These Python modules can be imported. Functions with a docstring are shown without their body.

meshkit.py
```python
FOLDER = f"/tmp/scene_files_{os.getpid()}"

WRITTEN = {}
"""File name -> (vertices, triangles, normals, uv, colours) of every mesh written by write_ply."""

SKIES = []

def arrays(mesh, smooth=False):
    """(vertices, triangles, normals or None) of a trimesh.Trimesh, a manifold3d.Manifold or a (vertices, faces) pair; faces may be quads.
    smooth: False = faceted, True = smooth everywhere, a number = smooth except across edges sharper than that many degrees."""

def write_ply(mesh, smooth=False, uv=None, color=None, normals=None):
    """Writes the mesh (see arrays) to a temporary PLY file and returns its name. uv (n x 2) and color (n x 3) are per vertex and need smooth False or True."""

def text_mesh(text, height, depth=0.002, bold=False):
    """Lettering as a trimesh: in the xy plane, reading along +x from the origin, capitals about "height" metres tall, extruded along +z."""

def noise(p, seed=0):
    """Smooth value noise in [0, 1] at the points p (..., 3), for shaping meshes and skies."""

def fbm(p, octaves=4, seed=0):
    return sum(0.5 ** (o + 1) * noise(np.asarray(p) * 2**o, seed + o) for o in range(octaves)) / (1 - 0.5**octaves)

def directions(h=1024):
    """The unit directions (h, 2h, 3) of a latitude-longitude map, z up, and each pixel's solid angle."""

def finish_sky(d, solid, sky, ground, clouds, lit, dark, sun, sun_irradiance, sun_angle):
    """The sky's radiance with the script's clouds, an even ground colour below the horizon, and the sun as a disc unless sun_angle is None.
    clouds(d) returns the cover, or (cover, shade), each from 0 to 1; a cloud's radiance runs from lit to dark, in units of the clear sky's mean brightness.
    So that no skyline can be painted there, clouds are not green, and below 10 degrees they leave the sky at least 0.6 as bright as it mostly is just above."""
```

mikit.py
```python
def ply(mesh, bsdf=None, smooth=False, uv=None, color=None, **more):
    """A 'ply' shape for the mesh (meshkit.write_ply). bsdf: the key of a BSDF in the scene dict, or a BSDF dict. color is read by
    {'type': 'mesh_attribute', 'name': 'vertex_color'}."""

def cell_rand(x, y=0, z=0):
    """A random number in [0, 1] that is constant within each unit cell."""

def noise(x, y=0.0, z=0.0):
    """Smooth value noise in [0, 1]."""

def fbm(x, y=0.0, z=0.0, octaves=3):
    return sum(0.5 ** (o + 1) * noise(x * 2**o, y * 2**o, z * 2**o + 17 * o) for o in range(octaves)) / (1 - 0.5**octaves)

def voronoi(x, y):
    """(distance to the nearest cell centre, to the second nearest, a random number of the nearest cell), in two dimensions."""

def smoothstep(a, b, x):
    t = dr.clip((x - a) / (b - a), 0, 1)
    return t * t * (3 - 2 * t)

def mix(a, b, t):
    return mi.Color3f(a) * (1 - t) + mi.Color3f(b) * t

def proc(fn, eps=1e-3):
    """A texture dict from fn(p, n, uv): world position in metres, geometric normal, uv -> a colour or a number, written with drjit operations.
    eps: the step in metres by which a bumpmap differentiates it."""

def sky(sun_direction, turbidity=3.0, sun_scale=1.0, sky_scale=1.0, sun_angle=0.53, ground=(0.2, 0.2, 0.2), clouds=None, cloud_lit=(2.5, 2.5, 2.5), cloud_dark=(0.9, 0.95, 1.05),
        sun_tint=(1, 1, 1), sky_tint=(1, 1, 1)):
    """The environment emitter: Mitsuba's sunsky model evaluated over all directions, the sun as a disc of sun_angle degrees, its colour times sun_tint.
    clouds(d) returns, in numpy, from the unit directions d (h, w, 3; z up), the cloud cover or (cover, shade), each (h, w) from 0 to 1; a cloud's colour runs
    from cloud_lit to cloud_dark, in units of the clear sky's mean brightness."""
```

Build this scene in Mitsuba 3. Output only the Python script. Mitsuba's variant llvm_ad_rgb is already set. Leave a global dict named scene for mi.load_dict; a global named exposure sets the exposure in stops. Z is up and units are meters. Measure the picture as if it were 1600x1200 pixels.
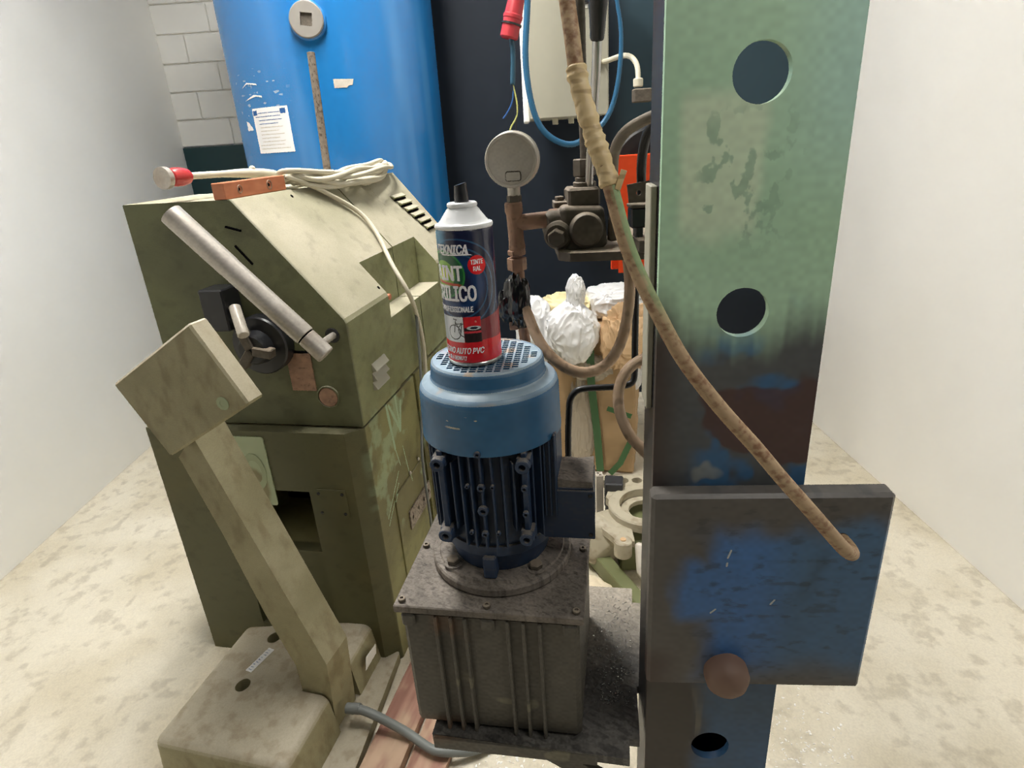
import math, random
import numpy as np, trimesh, manifold3d as m3
import drjit as dr
import mitsuba as mi
import mikit, meshkit
from mikit import noise, fbm, voronoi, smoothstep, mix, proc
from shapely.geometry import Polygon, Point, box as sbox
from shapely.ops import unary_union

scene, labels = {}, {}
T4 = mi.ScalarTransform4f
random.seed(7); rng = np.random.default_rng(7)

# ---------------------------------------------------------------- camera, light, exposure
H = 1.30
PITCH, ROLL = math.radians(22.0), math.radians(3.83)
def _axes():
    r, d, w = np.array([1, 0, 0.]), np.array([0, 0, -1.]), np.array([0, 1, 0.])
    c, s = math.cos(PITCH), math.sin(PITCH); f2 = c * w + s * d; d2 = -s * w + c * d
    c, s = math.cos(ROLL), math.sin(ROLL); return c * r + s * d2, -s * r + c * d2, f2
_r, _d, _f = _axes()
scene['camera'] = {'type': 'perspective', 'fov_axis': 'x', 'fov': math.degrees(2 * math.atan(800 / 950)), 'near_clip': 0.02,
    'to_world': T4().look_at(origin=[0, 0, H], target=[float(x) for x in (np.array([0, 0, H]) + _f)], up=[float(-x) for x in _d])}
exposure = 0.1
# x, y, z, length, width, radiance of the fluorescent fittings and an added fill lamp, with what tells each apart
LAMPS = [(-0.45, 1.55, 2.70, 1.3, 0.30, 54.0, 'long fluorescent ceiling light above the lathe'), (0.70, 2.45, 2.88, 0.9, 0.28, 7.0, 'fluorescent ceiling light above the stacked packages and castings'),
         (0.50, 0.08, 1.90, 0.5, 0.16, 18.0, 'added low hanging fill light on the near side of the press')]  # unseen fill lamp, added to brighten the front of the press upright
CEIL = 2.95

# ---------------------------------------------------------------- helpers
def S(r, g, b):                       # sRGB 0..255 -> linear
    return [((c / 255) / 12.92 if c <= 10 else ((c / 255 + .055) / 1.055) ** 2.4) for c in (r, g, b)]
def C3(r, g, b): return mi.Color3f(*S(r, g, b))
def bs(key, base, rough=.5, metal=0., bump=None, bscale=None, **kw):
    b = {'type': 'principled', 'base_color': base if isinstance(base, dict) else {'type': 'rgb', 'value': base}, 'roughness': rough, 'metallic': metal, **kw}
    if bump is not None:
        b = {'type': 'bumpmap', 'tex': bump, 'scale': bscale or 1.0, 'bsdf': b}
    scene[key] = {'type': 'twosided', 'bsdf': b}
def cat(ms):
    ms = [m for m in ms if m is not None]
    return trimesh.util.concatenate(ms)
def tm(man):
    m = man.to_mesh(); return trimesh.Trimesh(m.vert_properties[:, :3], m.tri_verts, process=True)
def mf(mesh):
    return m3.Manifold(m3.Mesh(np.asarray(mesh.vertices, np.float32), np.asarray(mesh.faces, np.uint32)))
def cbox(sx, sy, sz, c=.0015, at=(0, 0, 0)):
    """box of half sizes given, with chamfered edges"""
    c = min(c, sx * .45, sy * .45, sz * .45); p = []
    for x in (-1, 1):
        for y in (-1, 1):
            for z in (-1, 1):
                p += [(x * (sx - c), y * (sy - c), z * sz), (x * (sx - c), y * sy, z * (sz - c)), (x * sx, y * (sy - c), z * (sz - c))]
    m = trimesh.Trimesh(np.array(p)).convex_hull; m.apply_translation(at); return m
def lathe(prof, n=48):
    return trimesh.creation.revolve(np.array(prof, float), sections=n)
def cyl(r, h, n=24, c=.0008, at=(0, 0, 0)):
    c = min(c, r * .4, h * .3)
    m = lathe([(0, 0), (r - c, 0), (r, c), (r, h - c), (r - c, h), (0, h)], n); m.apply_translation(at); return m
def hexn(r, h, at=(0, 0, 0)):
    return cyl(r, h, 6, .0012, at)
def rot(axis, deg):
    return trimesh.transformations.rotation_matrix(math.radians(deg), axis)
def tr(m, *Ms):
    m = m.copy()
    for M in Ms: m.apply_transform(M)
    return m
def mv(x, y, z):
    M = np.eye(4); M[:3, 3] = (x, y, z); return M
def frame(o, yaw):
    """x along u, y along v (depth), z up; yaw degrees clockwise"""
    t = math.radians(yaw); M = np.eye(4)
    M[:3, 0] = (math.cos(t), -math.sin(t), 0); M[:3, 1] = (math.sin(t), math.cos(t), 0); M[:3, 3] = o; return M
def along(p, q):
    """matrix taking +z at the origin to the direction p->q at p"""
    p, q = np.array(p, float), np.array(q, float); d = (q - p) / np.linalg.norm(q - p)
    M = trimesh.geometry.align_vectors([0, 0, 1], d); M[:3, 3] = p; return M
def smoothpath(pts, n=8):
    from scipy.interpolate import CubicSpline
    p = np.array(pts, float); t = np.r_[0, np.cumsum(np.linalg.norm(np.diff(p, axis=0), axis=1) ** .5)]
    return CubicSpline(t, p)(np.linspace(0, t[-1], (len(p) - 1) * n + 1))
def tube(pts, r, sides=12, n=8, smooth=True, rad=None):
    p = smoothpath(pts, n) if smooth else np.array(pts, float)
    k = len(p); t = np.gradient(p, axis=0); t /= np.linalg.norm(t, axis=1, keepdims=True)
    a = np.cross(t[0], [0.3, .2, .9] if abs(t[0][2]) < .9 else [1, 0, 0]); a /= np.linalg.norm(a)
    A = []
    for i in range(k):
        a = a - t[i] * (a @ t[i]); a /= np.linalg.norm(a); A.append(a)
    A = np.array(A); B = np.cross(t, A); ang = np.arange(sides) * 2 * np.pi / sides
    R = np.broadcast_to(np.asarray(r if rad is None else rad(np.linspace(0, 1, k)), float), (k,))[:, None, None]
    v = (p[:, None] + R * (np.cos(ang)[None, :, None] * A[:, None] + np.sin(ang)[None, :, None] * B[:, None])).reshape(-1, 3)
    f = []
    for i in range(k - 1):
        for j in range(sides):
            j2 = (j + 1) % sides; a0, b0, c0, d0 = i * sides + j, i * sides + j2, (i + 1) * sides + j2, (i + 1) * sides + j
            f += [(a0, b0, c0), (a0, c0, d0)]
    v = np.vstack([v, p[:1], p[-1:]]); e0, e1 = k * sides, k * sides + 1
    for j in range(sides):
        j2 = (j + 1) % sides; f += [(e0, j2, j), (e1, (k - 1) * sides + j, (k - 1) * sides + j2)]
    return trimesh.Trimesh(v, np.array(f), process=False)
def prism(poly, h):
    """shapely polygon in xy extruded along +z"""
    gs = getattr(poly, 'geoms', [poly])
    return cat([trimesh.creation.extrude_polygon(g, h, engine='earcut') for g in gs])
SIDE = np.array([[1, 0, 0, 0], [0, 0, -1, 0], [0, 1, 0, 0], [0, 0, 0, 1.]])     # xy-plane drawing -> x,z standing up, extruding towards -y
def crumple(c, size, amp=.18, f=2.6, seed=0, lvl=5, sq=1.0):
    """a soft package: a rounded blob with sharp creases running over it"""
    m = trimesh.creation.icosphere(lvl, 1.0); u = np.asarray(m.vertices).copy()
    v = np.sign(u) * np.abs(u) ** sq
    q = u + .55 * np.stack([meshkit.noise(u * 1.7 + k, seed + k) - .5 for k in range(3)], -1)
    def crease(g, sd): return np.abs(meshkit.noise(q * g * [1.6, 1.2, .8] + sd, sd) - .5) * 2
    d = .55 * (1 - crease(f * .55, seed)) + .30 * (1 - crease(f * 1.1, seed + 5)) ** 2 + .14 * (1 - crease(f * 2.2, seed + 9)) ** 3
    v *= (1 + amp * (d - .5))[:, None]; m.vertices = v * size + c; return m

def add(key, mesh, mat, smooth=35):
    """one entry of the scene; a taken key gets the next number"""
    k, n = key, 1
    while k in scene: k = f'{key}_{n:03d}'; n += 1
    scene[k] = mikit.ply(mesh, mat, smooth); return k
def tag(k, label, cat_=None, group=None, kind=None):
    d = labels.setdefault(k, {}); d['label'] = label
    if cat_: d['category'] = cat_
    if group: d['group'] = group
    if kind: d['kind'] = kind
def struct(k, mesh, mat, smooth=False):
    k = add(k, mesh, mat, smooth); labels[k] = {'kind': 'structure'}; return k
def stuff(k): labels.setdefault(k, {})['kind'] = 'stuff'

# ---------------------------------------------------------------- materials
FL = frame((-.348, 1.269, 0), 12.5)         # the lathe: x along its length (the end face is x = 0), y depth
FM = frame((-.029, .7145, 0), 10.8)         # motor and tank
FP = frame((.147, .575, 0), 6.0)            # press upright
def local(p, F):
    q = p - mi.Point3f(*F[:3, 3].tolist())
    c, t = float(F[0, 0]), float(F[0, 1])
    return q.x * c - q.y * t, q.x * t + q.y * c, q.z
def seg(x, y, ax, ay, bx, by):
    dx, dy = bx - ax, by - ay; t = dr.clip(((x - ax) * dx + (y - ay) * dy) / (dx * dx + dy * dy), 0, 1)
    return dr.sqrt(dr.square(x - ax - t * dx) + dr.square(y - ay - t * dy))

def f_lathe(p, n, uv):
    s, v, z = local(p, FL)
    a = fbm(p.x * 5, p.y * 5, p.z * 5, 5); b = fbm(p.x * 26 + 9, p.y * 26, p.z * 26, 4); c = noise(p.x * 420, p.y * 420, p.z * 420)
    k = mix(S(112, 116, 80), S(134, 136, 100), smoothstep(.25, .75, a))
    k = mix(k, S(92, 88, 60), smoothstep(.45, .85, b) * .45)
    dust = smoothstep(.15, .55, n.z + .25 * (a - .5)); k = mix(k, mix(S(150, 146, 124), S(172, 166, 146), smoothstep(.3, .7, a)), dust)
    low = smoothstep(.74, .68, z) * .75
    k = mix(k, mix(S(98, 90, 54), S(122, 118, 74), smoothstep(.4, .6, a)), low)
    mint = smoothstep(.56, .70, fbm(v * 16 + 3, z * 18, s * 5, 4)) * low * smoothstep(.33, .40, z) * .6 * smoothstep(-.02, -.004, s)
    endm = smoothstep(-.02, -.004, s) * smoothstep(.40, .38, v)
    d = dr.minimum(dr.minimum(seg(v, z, .135, .70, .150, .57), seg(v, z, .15, .69, .20, .60)), dr.minimum(seg(v, z, .20, .60, .195, .70), seg(v, z, .20, .60, .225, .67)))
    d2 = dr.minimum(dr.minimum(seg(v, z, .150, .57, .168, .51), seg(v, z, .20, .55, .222, .43)), dr.minimum(seg(v, z, .05, .42, .15, .50), seg(v, z, .05, .40, .14, .47)))
    mint = dr.maximum(mint, endm * (smoothstep(.012, .007, d + .007 * b) * .9 + smoothstep(.004, .0025, d2 + .002 * c) * .8))
    k = mix(k, S(150, 172, 140), dr.clip(mint, 0, 1))
    oil = smoothstep(.012, .0, v) * (.45 + .55 * smoothstep(.25, .6, a)); k = mix(k, S(62, 64, 46), oil * .75)  # front faces darkened: oil grime plus shade painted into the colour
    k = mix(k, k * .72, smoothstep(.55, .8, fbm(p.x * 34, p.y * 34, p.z * 34, 4)) * .55)
    return k * (.94 + .12 * c)
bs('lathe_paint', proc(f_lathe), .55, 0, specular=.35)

def f_ped(p, n, uv):
    a = fbm(p.x * 8, p.y * 8, p.z * 8, 5); c = noise(p.x * 420, p.y * 420, p.z * 420); b = fbm(p.x * 40, p.y * 40, p.z * 16, 4)
    k = mix(S(130, 124, 94), S(148, 142, 112), smoothstep(.25, .75, a)); k = mix(k, mix(S(158, 150, 130), S(176, 168, 150), a), smoothstep(.2, .7, n.z + .2 * (a - .5))); k = mix(k, k * C3(205, 190, 170), smoothstep(.45, .75, b) * .5)
    return k * (.94 + .12 * c)
bs('pedestal_paint', proc(f_ped), .55, 0, specular=.35)

def f_motor(p, n, uv):
    a = fbm(p.x * 22, p.y * 22, p.z * 22, 3); c = noise(p.x * 150, p.y * 150, p.z * 150)
    k = mix(S(38, 82, 118), S(52, 98, 134), a)
    dust = smoothstep(.15, .9, n.z + .35 * (a - .5)) * .8
    k = mix(k, S(150, 168, 180), dust)
    k = mix(k, S(176, 150, 122), smoothstep(.62, .8, fbm(p.x * 40, p.y * 40, p.z * 60, 2)) * smoothstep(.35, .7, n.z) * .7)
    chip = smoothstep(.72, .78, noise(p.x * 90, p.y * 20, p.z * 260)) * smoothstep(.012, .004, dr.abs(p.z - .9985)) * smoothstep(.03, .02, dr.abs(p.x + .055))
    return mix(k, S(196, 186, 160), chip * .8) * (.94 + .12 * c)
bs('motor_blue', proc(f_motor), .42, 0, specular=.5)

def f_stator(p, n, uv):
    a = fbm(p.x * 30, p.y * 30, p.z * 14, 3); c = noise(p.x * 200, p.y * 200, p.z * 200)
    k = mix(S(30, 46, 72), S(42, 60, 84), a)
    k = mix(k, S(64, 66, 72), smoothstep(.6, .8, c) * .3)
    return mix(k, S(118, 112, 104), smoothstep(.5, .95, n.z) * .8)
bs('motor_stator', proc(f_stator), .5, 0, specular=.4)

def f_grime(p, n, uv):
    a = fbm(p.x * 14, p.y * 14, p.z * 14, 4); c = noise(p.x * 260, p.y * 260, p.z * 260); r = fbm(p.x * 9 + 4, p.y * 9, p.z * 11, 3)
    k = mix(S(62, 60, 54), S(84, 80, 72), a); k = mix(k, S(104, 74, 52), smoothstep(.56, .72, r) * .55)
    k = mix(k, S(116, 112, 90), smoothstep(.74, .82, fbm(p.x * 30, p.y * 30, p.z * 30, 2)) * .5)
    return k * (.8 + .4 * c)
bs('tank_grime', proc(f_grime), .5, 0, specular=.4)

def f_lid(p, n, uv):
    a = fbm(p.x * 18, p.y * 18, p.z * 18, 4); c = noise(p.x * 420, p.y * 420, p.z * 420); g = fbm(p.x * 190 + p.y * 240, p.y * 90 - p.x * 90, 1.0, 3)
    k = mix(S(96, 90, 83), S(128, 120, 112), smoothstep(.3, .7, a)); k = mix(k, S(58, 54, 50), smoothstep(.45, .85, g) * .55)
    return k * (.8 + .4 * c)
def f_lidb(p, n, uv):
    return .5 * noise(p.x * 420, p.y * 420, p.z * 200) + .5 * fbm(p.x * 190 + p.y * 240, p.y * 90 - p.x * 90, 1.0, 3)
bs('tank_dust', proc(f_lid), .7, 0, proc(f_lidb, 6e-4), .0016, specular=.3)
def f_shelf(p, n, uv):
    a = fbm(p.x * 12, p.y * 12, p.z * 12, 4); c = noise(p.x * 380, p.y * 380, p.z * 380); g = noise(p.x * 130 + p.y * 170, p.y * 70 - p.x * 70)
    k = mix(S(58, 56, 54), S(88, 86, 82), smoothstep(.35, .65, a)); k = mix(k, S(34, 33, 33), smoothstep(.5, .8, g) * .6)
    k = mix(k, S(170, 160, 145), smoothstep(.66, .90, p.y + .12 * (a - .5)) * .75 * smoothstep(.3, .6, n.z))
    return k * (.7 + .6 * c)
bs('shelf_steel', proc(f_shelf), .55, 0, proc(f_lidb, 6e-4), .0016, specular=.5)

def f_press(p, n, uv):
    s, v, z = local(p, FP)
    a = fbm(p.x * 10, p.y * 10, p.z * 10, 4); b = fbm(p.x * 26 + 5, p.y * 26, p.z * 20, 3); c = noise(p.x * 180, p.y * 180, p.z * 180)
    st = fbm(s * 60, z * 7, 3.0, 3)
    g = mix(S(150, 182, 152), S(164, 194, 168), a)
    g = mix(g, S(156, 188, 184), smoothstep(.08, .16, s) * smoothstep(1.2, 1.34, z) * .6)
    worn = smoothstep(.010, .022, s + .006 * (b - .5)) * smoothstep(.094, .080, s + .012 * (b - .5)) * smoothstep(1.19, 1.225, z + .03 * (b - .5)) * smoothstep(1.335, 1.315, z)
    g = mix(g, S(194, 206, 180), worn * .7)
    spot = smoothstep(.58, .68, fbm(s * 90, z * 70, 2.0, 4)) * smoothstep(.025, .04, s) * smoothstep(.14, .09, s) * smoothstep(1.17, 1.22, z) * smoothstep(1.325, 1.29, z)
    g = mix(g, S(132, 162, 138), spot * .7)
    d = mix(S(62, 66, 70), S(80, 82, 82), a); d = mix(d, S(44, 88, 126), smoothstep(.52, .66, b) * smoothstep(.03, .06, s) * .85)
    d = mix(d, S(58, 46, 40), smoothstep(.035, .0, s + .01 * (a - .5)) * .8)
    mar = smoothstep(.048, .042, dr.sqrt(dr.square((s - .105) * .8) + dr.square((z - 1.015) * 1.1)) + .05 * (b - .5))
    mar = dr.maximum(mar, smoothstep(.048, .042, dr.sqrt(dr.square((s - .150) * .8) + dr.square((z - 1.01) * .9)) + .05 * (b - .5)))
    d = mix(d, S(70, 46, 42), mar * .8)
    d = mix(d, S(150, 146, 128), smoothstep(.70, .78, b) * smoothstep(.03, .05, s) * smoothstep(.09, .06, s) * .5)
    t = smoothstep(1.15, 1.08, z + .05 * (st - .5) + .03 * (a - .5) + .035 * smoothstep(.04, .0, s) * -1.0)
    k = mix(g, d, t)
    lowp = mix(S(52, 46, 42), mix(S(44, 84, 124), S(48, 68, 84), a), smoothstep(.05, .09, s + .03 * (b - .5)))
    lowp = mix(lowp, S(104, 98, 84), smoothstep(.6, .75, st) * smoothstep(.04, .06, s) * smoothstep(.10, .08, s) * smoothstep(.54, .57, z) * smoothstep(.65, .61, z) * .6)
    k = mix(k, lowp, smoothstep(.72, .70, z))
    return k * (.92 + .16 * c)
bs('press_paint', proc(f_press), .42, 0, specular=.5)

def f_beam(p, n, uv):
    s, v, z = local(p, FP)
    a = fbm(p.x * 9 + 2, p.y * 9, p.z * 9, 4); b = fbm(p.x * 22, p.y * 22, p.z * 14, 3); c = noise(p.x * 190, p.y * 190, p.z * 190)
    k = mix(S(70, 66, 63), S(92, 89, 85), a)
    blue = smoothstep(.04, .075, s + .06 * (a - .5) + .05 * (b - .5)) * smoothstep(.915, .88, z + .05 * (b - .5))
    blue = dr.maximum(blue, smoothstep(.02, .04, s + .05 * (b - .5)) * smoothstep(.055, .03, dr.abs(z - .81) + .03 * (b - .5)))
    bl = mix(S(52, 100, 156), S(56, 92, 126), smoothstep(.10, .17, s)); k = mix(k, bl, blue * .92 * smoothstep(.665, .72, z + .06 * (a - .5)))
    k = mix(k, S(40, 46, 50), smoothstep(.55, .8, fbm(s * 60, z * 130, 1.0, 4)) * .45 * smoothstep(.03, .05, s))
    k = mix(k, S(58, 40, 36), smoothstep(.045, .0, s + .02 * (b - .5)) * smoothstep(.74, .70, z) * .8)
    sc = dr.minimum(seg(s, z, .083, .868, .080, .858), dr.minimum(seg(s, z, .080, .851, .0795, .847), dr.minimum(seg(s, z, .135, .800, .131, .794), seg(s, z, .071, .786, .066, .781))))
    k = mix(k, S(172, 176, 176), smoothstep(.0014, .0006, sc))
    return k * (.9 + .2 * c)
bs('beam_paint', proc(f_beam), .45, 0, specular=.5)

def f_rust(p, n, uv):
    a = fbm(p.x * 60, p.y * 60, p.z * 60, 3); b = fbm(p.x * 150, p.y * 150, p.z * 150, 2); c = noise(p.x * 18, p.y * 18, p.z * 18)
    b = fbm(p.x * 240, p.y * 240, p.z * 240, 3); k = mix(S(146, 120, 92), S(176, 152, 122), c); k = mix(k, S(110, 72, 50), smoothstep(.42, .75, b * .6 + a * .4) * .8)
    gr = smoothstep(1.30, 1.25, p.z) * smoothstep(1.12, 1.19, p.z + .05 * (a - .5)) * smoothstep(-.35, .25, n.x + .8 * (a - .5))
    return mix(k, S(120, 146, 104), gr * .85)
bs('hose_rust', proc(f_rust), .6, 0, specular=.35)
def f_hose(p, n, uv):
    a = fbm(p.x * 45, p.y * 45, p.z * 45, 3); b = noise(p.x * 170, p.y * 170, p.z * 90)
    return mix(mix(S(166, 136, 108), S(204, 178, 152), a), S(120, 94, 72), smoothstep(.6, .85, b) * .5)
bs('hose_brown', proc(f_hose), .55, 0, specular=.4)
def f_greyh(p, n, uv):
    a = fbm(p.x * 45, p.y * 45, p.z * 45, 3)
    return mix(S(104, 94, 84), S(146, 134, 120), a)
bs('hose_dusty', proc(f_greyh), .65, 0, specular=.3)
def f_tape(p, n, uv):
    a = fbm(p.x * 70, p.y * 70, p.z * 70, 3); b = noise(p.x * 60, p.y * 60, p.z * 260)
    return mix(mix(S(176, 150, 106), S(210, 190, 150), a), S(138, 112, 76), smoothstep(.6, .8, b) * .6)
bs('masking_tape', proc(f_tape), .5, 0, specular=.4)
def f_brass(p, n, uv):
    a = fbm(p.x * 70, p.y * 70, p.z * 70, 3); b = fbm(p.x * 120, p.y * 120, p.z * 120, 4)
    return mix(mix(S(124, 96, 80), S(166, 130, 106), a), S(84, 66, 56), smoothstep(.55, .8, b) * .6)
bs('rusty_fitting', proc(f_brass), .55, .25)
def f_iron(p, n, uv):
    a = fbm(p.x * 55, p.y * 55, p.z * 55, 3); c = noise(p.x * 220, p.y * 220, p.z * 220)
    k = mix(S(72, 66, 58), S(96, 88, 78), a); return mix(k, S(140, 128, 112), smoothstep(.2, .9, n.z) * .75) * (.85 + .3 * c)
bs('dusty_iron', proc(f_iron), .6, 0, specular=.35)
bs('pin_rust', S(112, 88, 76), .6)
bs('black_rubber', S(24, 25, 27), .45)
bs('black_plastic', S(30, 31, 34), .32)
bs('black_tape', S(14, 14, 16), .16, specular=.8)
bs('black_hole', S(6, 6, 7), .9, specular=.05)
def f_gauge(p, n, uv):
    a = fbm(p.x * 50, p.y * 50, p.z * 50, 3); c = noise(p.x * 400, p.y * 400, p.z * 400)
    return mix(S(182, 174, 162), S(204, 196, 184), a) * (.94 + .12 * c)
bs('gauge_metal', proc(f_gauge), .4, .15)
bs('black_steel', S(34, 34, 37), .4)
bs('plug_grey', S(126, 122, 116), .5)
bs('chrome', S(190, 188, 186), .22, .9)
def f_steel(p, n, uv):
    a = fbm(p.x * 30, p.y * 30, p.z * 30, 3); c = noise(p.x * 260, p.y * 260, p.z * 260)
    return mix(mix(S(168, 160, 150), S(196, 190, 182), a), S(132, 104, 78), smoothstep(.55, .85, fbm(p.x * 18, p.y * 18, p.z * 18, 3)) * .5) * (.92 + .16 * c)
bs('bar_steel', proc(f_steel), .36, .55)
def f_rod(p, n, uv):
    b = fbm(p.x * 130, p.y * 130, p.z * 90, 3); c = fbm(p.x * 200, p.y * 200, p.z * 120, 3)
    return mix(mix(S(110, 96, 84), S(150, 140, 128), b), S(62, 48, 40), smoothstep(.5, .75, c) * .7)
bs('rod_rust', proc(f_rod), .5, .3)
bs('white_paint', S(226, 228, 230), .22, clearcoat=.6)
bs('tin', S(196, 196, 192), .25, .85)
bs('enclosure_grey', S(156, 153, 138), .45)
bs('plug_red', S(172, 48, 56), .4)
bs('cable_teal', S(34, 72, 92), .4)
bs('cable_blue', S(36, 88, 122), .35)
bs('wire_blue', S(36, 82, 140), .4)
bs('wire_yellow', S(186, 184, 110), .4)
bs('cable_white', S(196, 190, 170), .5)
bs('cable_grey', S(110, 114, 112), .5)
bs('orange_paint', S(236, 76, 28), .4)
def f_obar(p, n, uv):
    a = fbm(p.x * 30, p.y * 30, p.z * 60, 3); return mix(S(168, 92, 58), S(196, 128, 92), a)
bs('worn_orange', proc(f_obar), .5)
bs('handle_red', S(172, 44, 44), .35, clearcoat=.4)
bs('paper_white', S(224, 224, 224), .6)
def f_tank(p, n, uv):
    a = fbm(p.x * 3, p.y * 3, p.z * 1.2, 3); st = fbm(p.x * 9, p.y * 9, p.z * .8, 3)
    k = mix(S(20, 98, 158), S(28, 110, 172), a); k = mix(k, S(86, 138, 186), smoothstep(.52, .72, st) * .45)  # pale vertical streaks painted in as reflections on the shell
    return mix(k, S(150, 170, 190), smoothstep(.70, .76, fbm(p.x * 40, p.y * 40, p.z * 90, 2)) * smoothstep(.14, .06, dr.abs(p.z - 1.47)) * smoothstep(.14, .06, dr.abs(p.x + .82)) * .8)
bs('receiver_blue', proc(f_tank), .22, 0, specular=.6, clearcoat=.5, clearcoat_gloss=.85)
def f_wall(p, n, uv):
    a = fbm(p.x * 2, p.y * 2, p.z * 2, 3); return mix(S(232, 230, 224), S(242, 241, 237), a)
bs('wall_white', proc(f_wall), .8, specular=.2)
bs('ceiling_steel', S(86, 90, 94), .7)
bs('dado_green', S(24, 58, 62), .55)
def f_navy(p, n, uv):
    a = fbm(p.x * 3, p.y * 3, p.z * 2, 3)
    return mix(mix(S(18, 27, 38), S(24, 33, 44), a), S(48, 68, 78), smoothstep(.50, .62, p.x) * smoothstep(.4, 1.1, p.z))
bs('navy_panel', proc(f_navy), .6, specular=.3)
def f_floor(p, n, uv):
    a = fbm(p.x * 4, p.y * 4, 0.0, 5); b = fbm(p.x * 30, p.y * 30, 1.0, 4); c = noise(p.x * 300, p.y * 300, 0.0)
    k = mix(S(204, 195, 174), S(222, 215, 198), smoothstep(.25, .7, a)); k = mix(k, S(160, 150, 130), smoothstep(.5, .8, b) * .4)
    return k * (.95 + .1 * c)
bs('floor_paint', proc(f_floor), .6, specular=.3)
def f_wood(p, n, uv):
    t = math.radians(17.6); s = p.x * math.cos(t) - p.y * math.sin(t); v = p.x * math.sin(t) + p.y * math.cos(t)
    a = fbm(s * 45, v * 5, p.z * 40, 5); b = fbm(s * 26, v * 9, 4.0, 4)
    k = mix(S(138, 96, 84), S(176, 138, 122), smoothstep(.2, .8, a)); return mix(k, S(196, 172, 146), smoothstep(.4, .75, b) * .7)
bs('red_wood', proc(f_wood), .7, specular=.2)
def f_card(p, n, uv):
    a = fbm(p.x * 10, p.y * 10, p.z * 10, 3); return mix(S(146, 120, 88), S(180, 152, 116), a)
bs('cardboard', proc(f_card), .6, specular=.25)
bs('paper_tan', S(200, 168, 130), .55)
bs('paper_yellow', S(226, 212, 164), .5)
bs('tape_green', S(52, 92, 52), .4)
bs('plastic_bag', S(226, 226, 226), .28, specular=.6)
bs('plastic_film', S(164, 152, 134), .22, specular=.7)
bs('cloth_cream', S(214, 200, 174), .8)
def f_cast(p, n, uv):
    a = fbm(p.x * 14, p.y * 14, p.z * 14, 3); return mix(mix(S(158, 150, 128), S(186, 178, 158), a), S(120, 100, 76), smoothstep(.5, .8, fbm(p.x * 40, p.y * 40, p.z * 40, 3)) * .5)
bs('cream_cast', proc(f_cast), .6)
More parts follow.
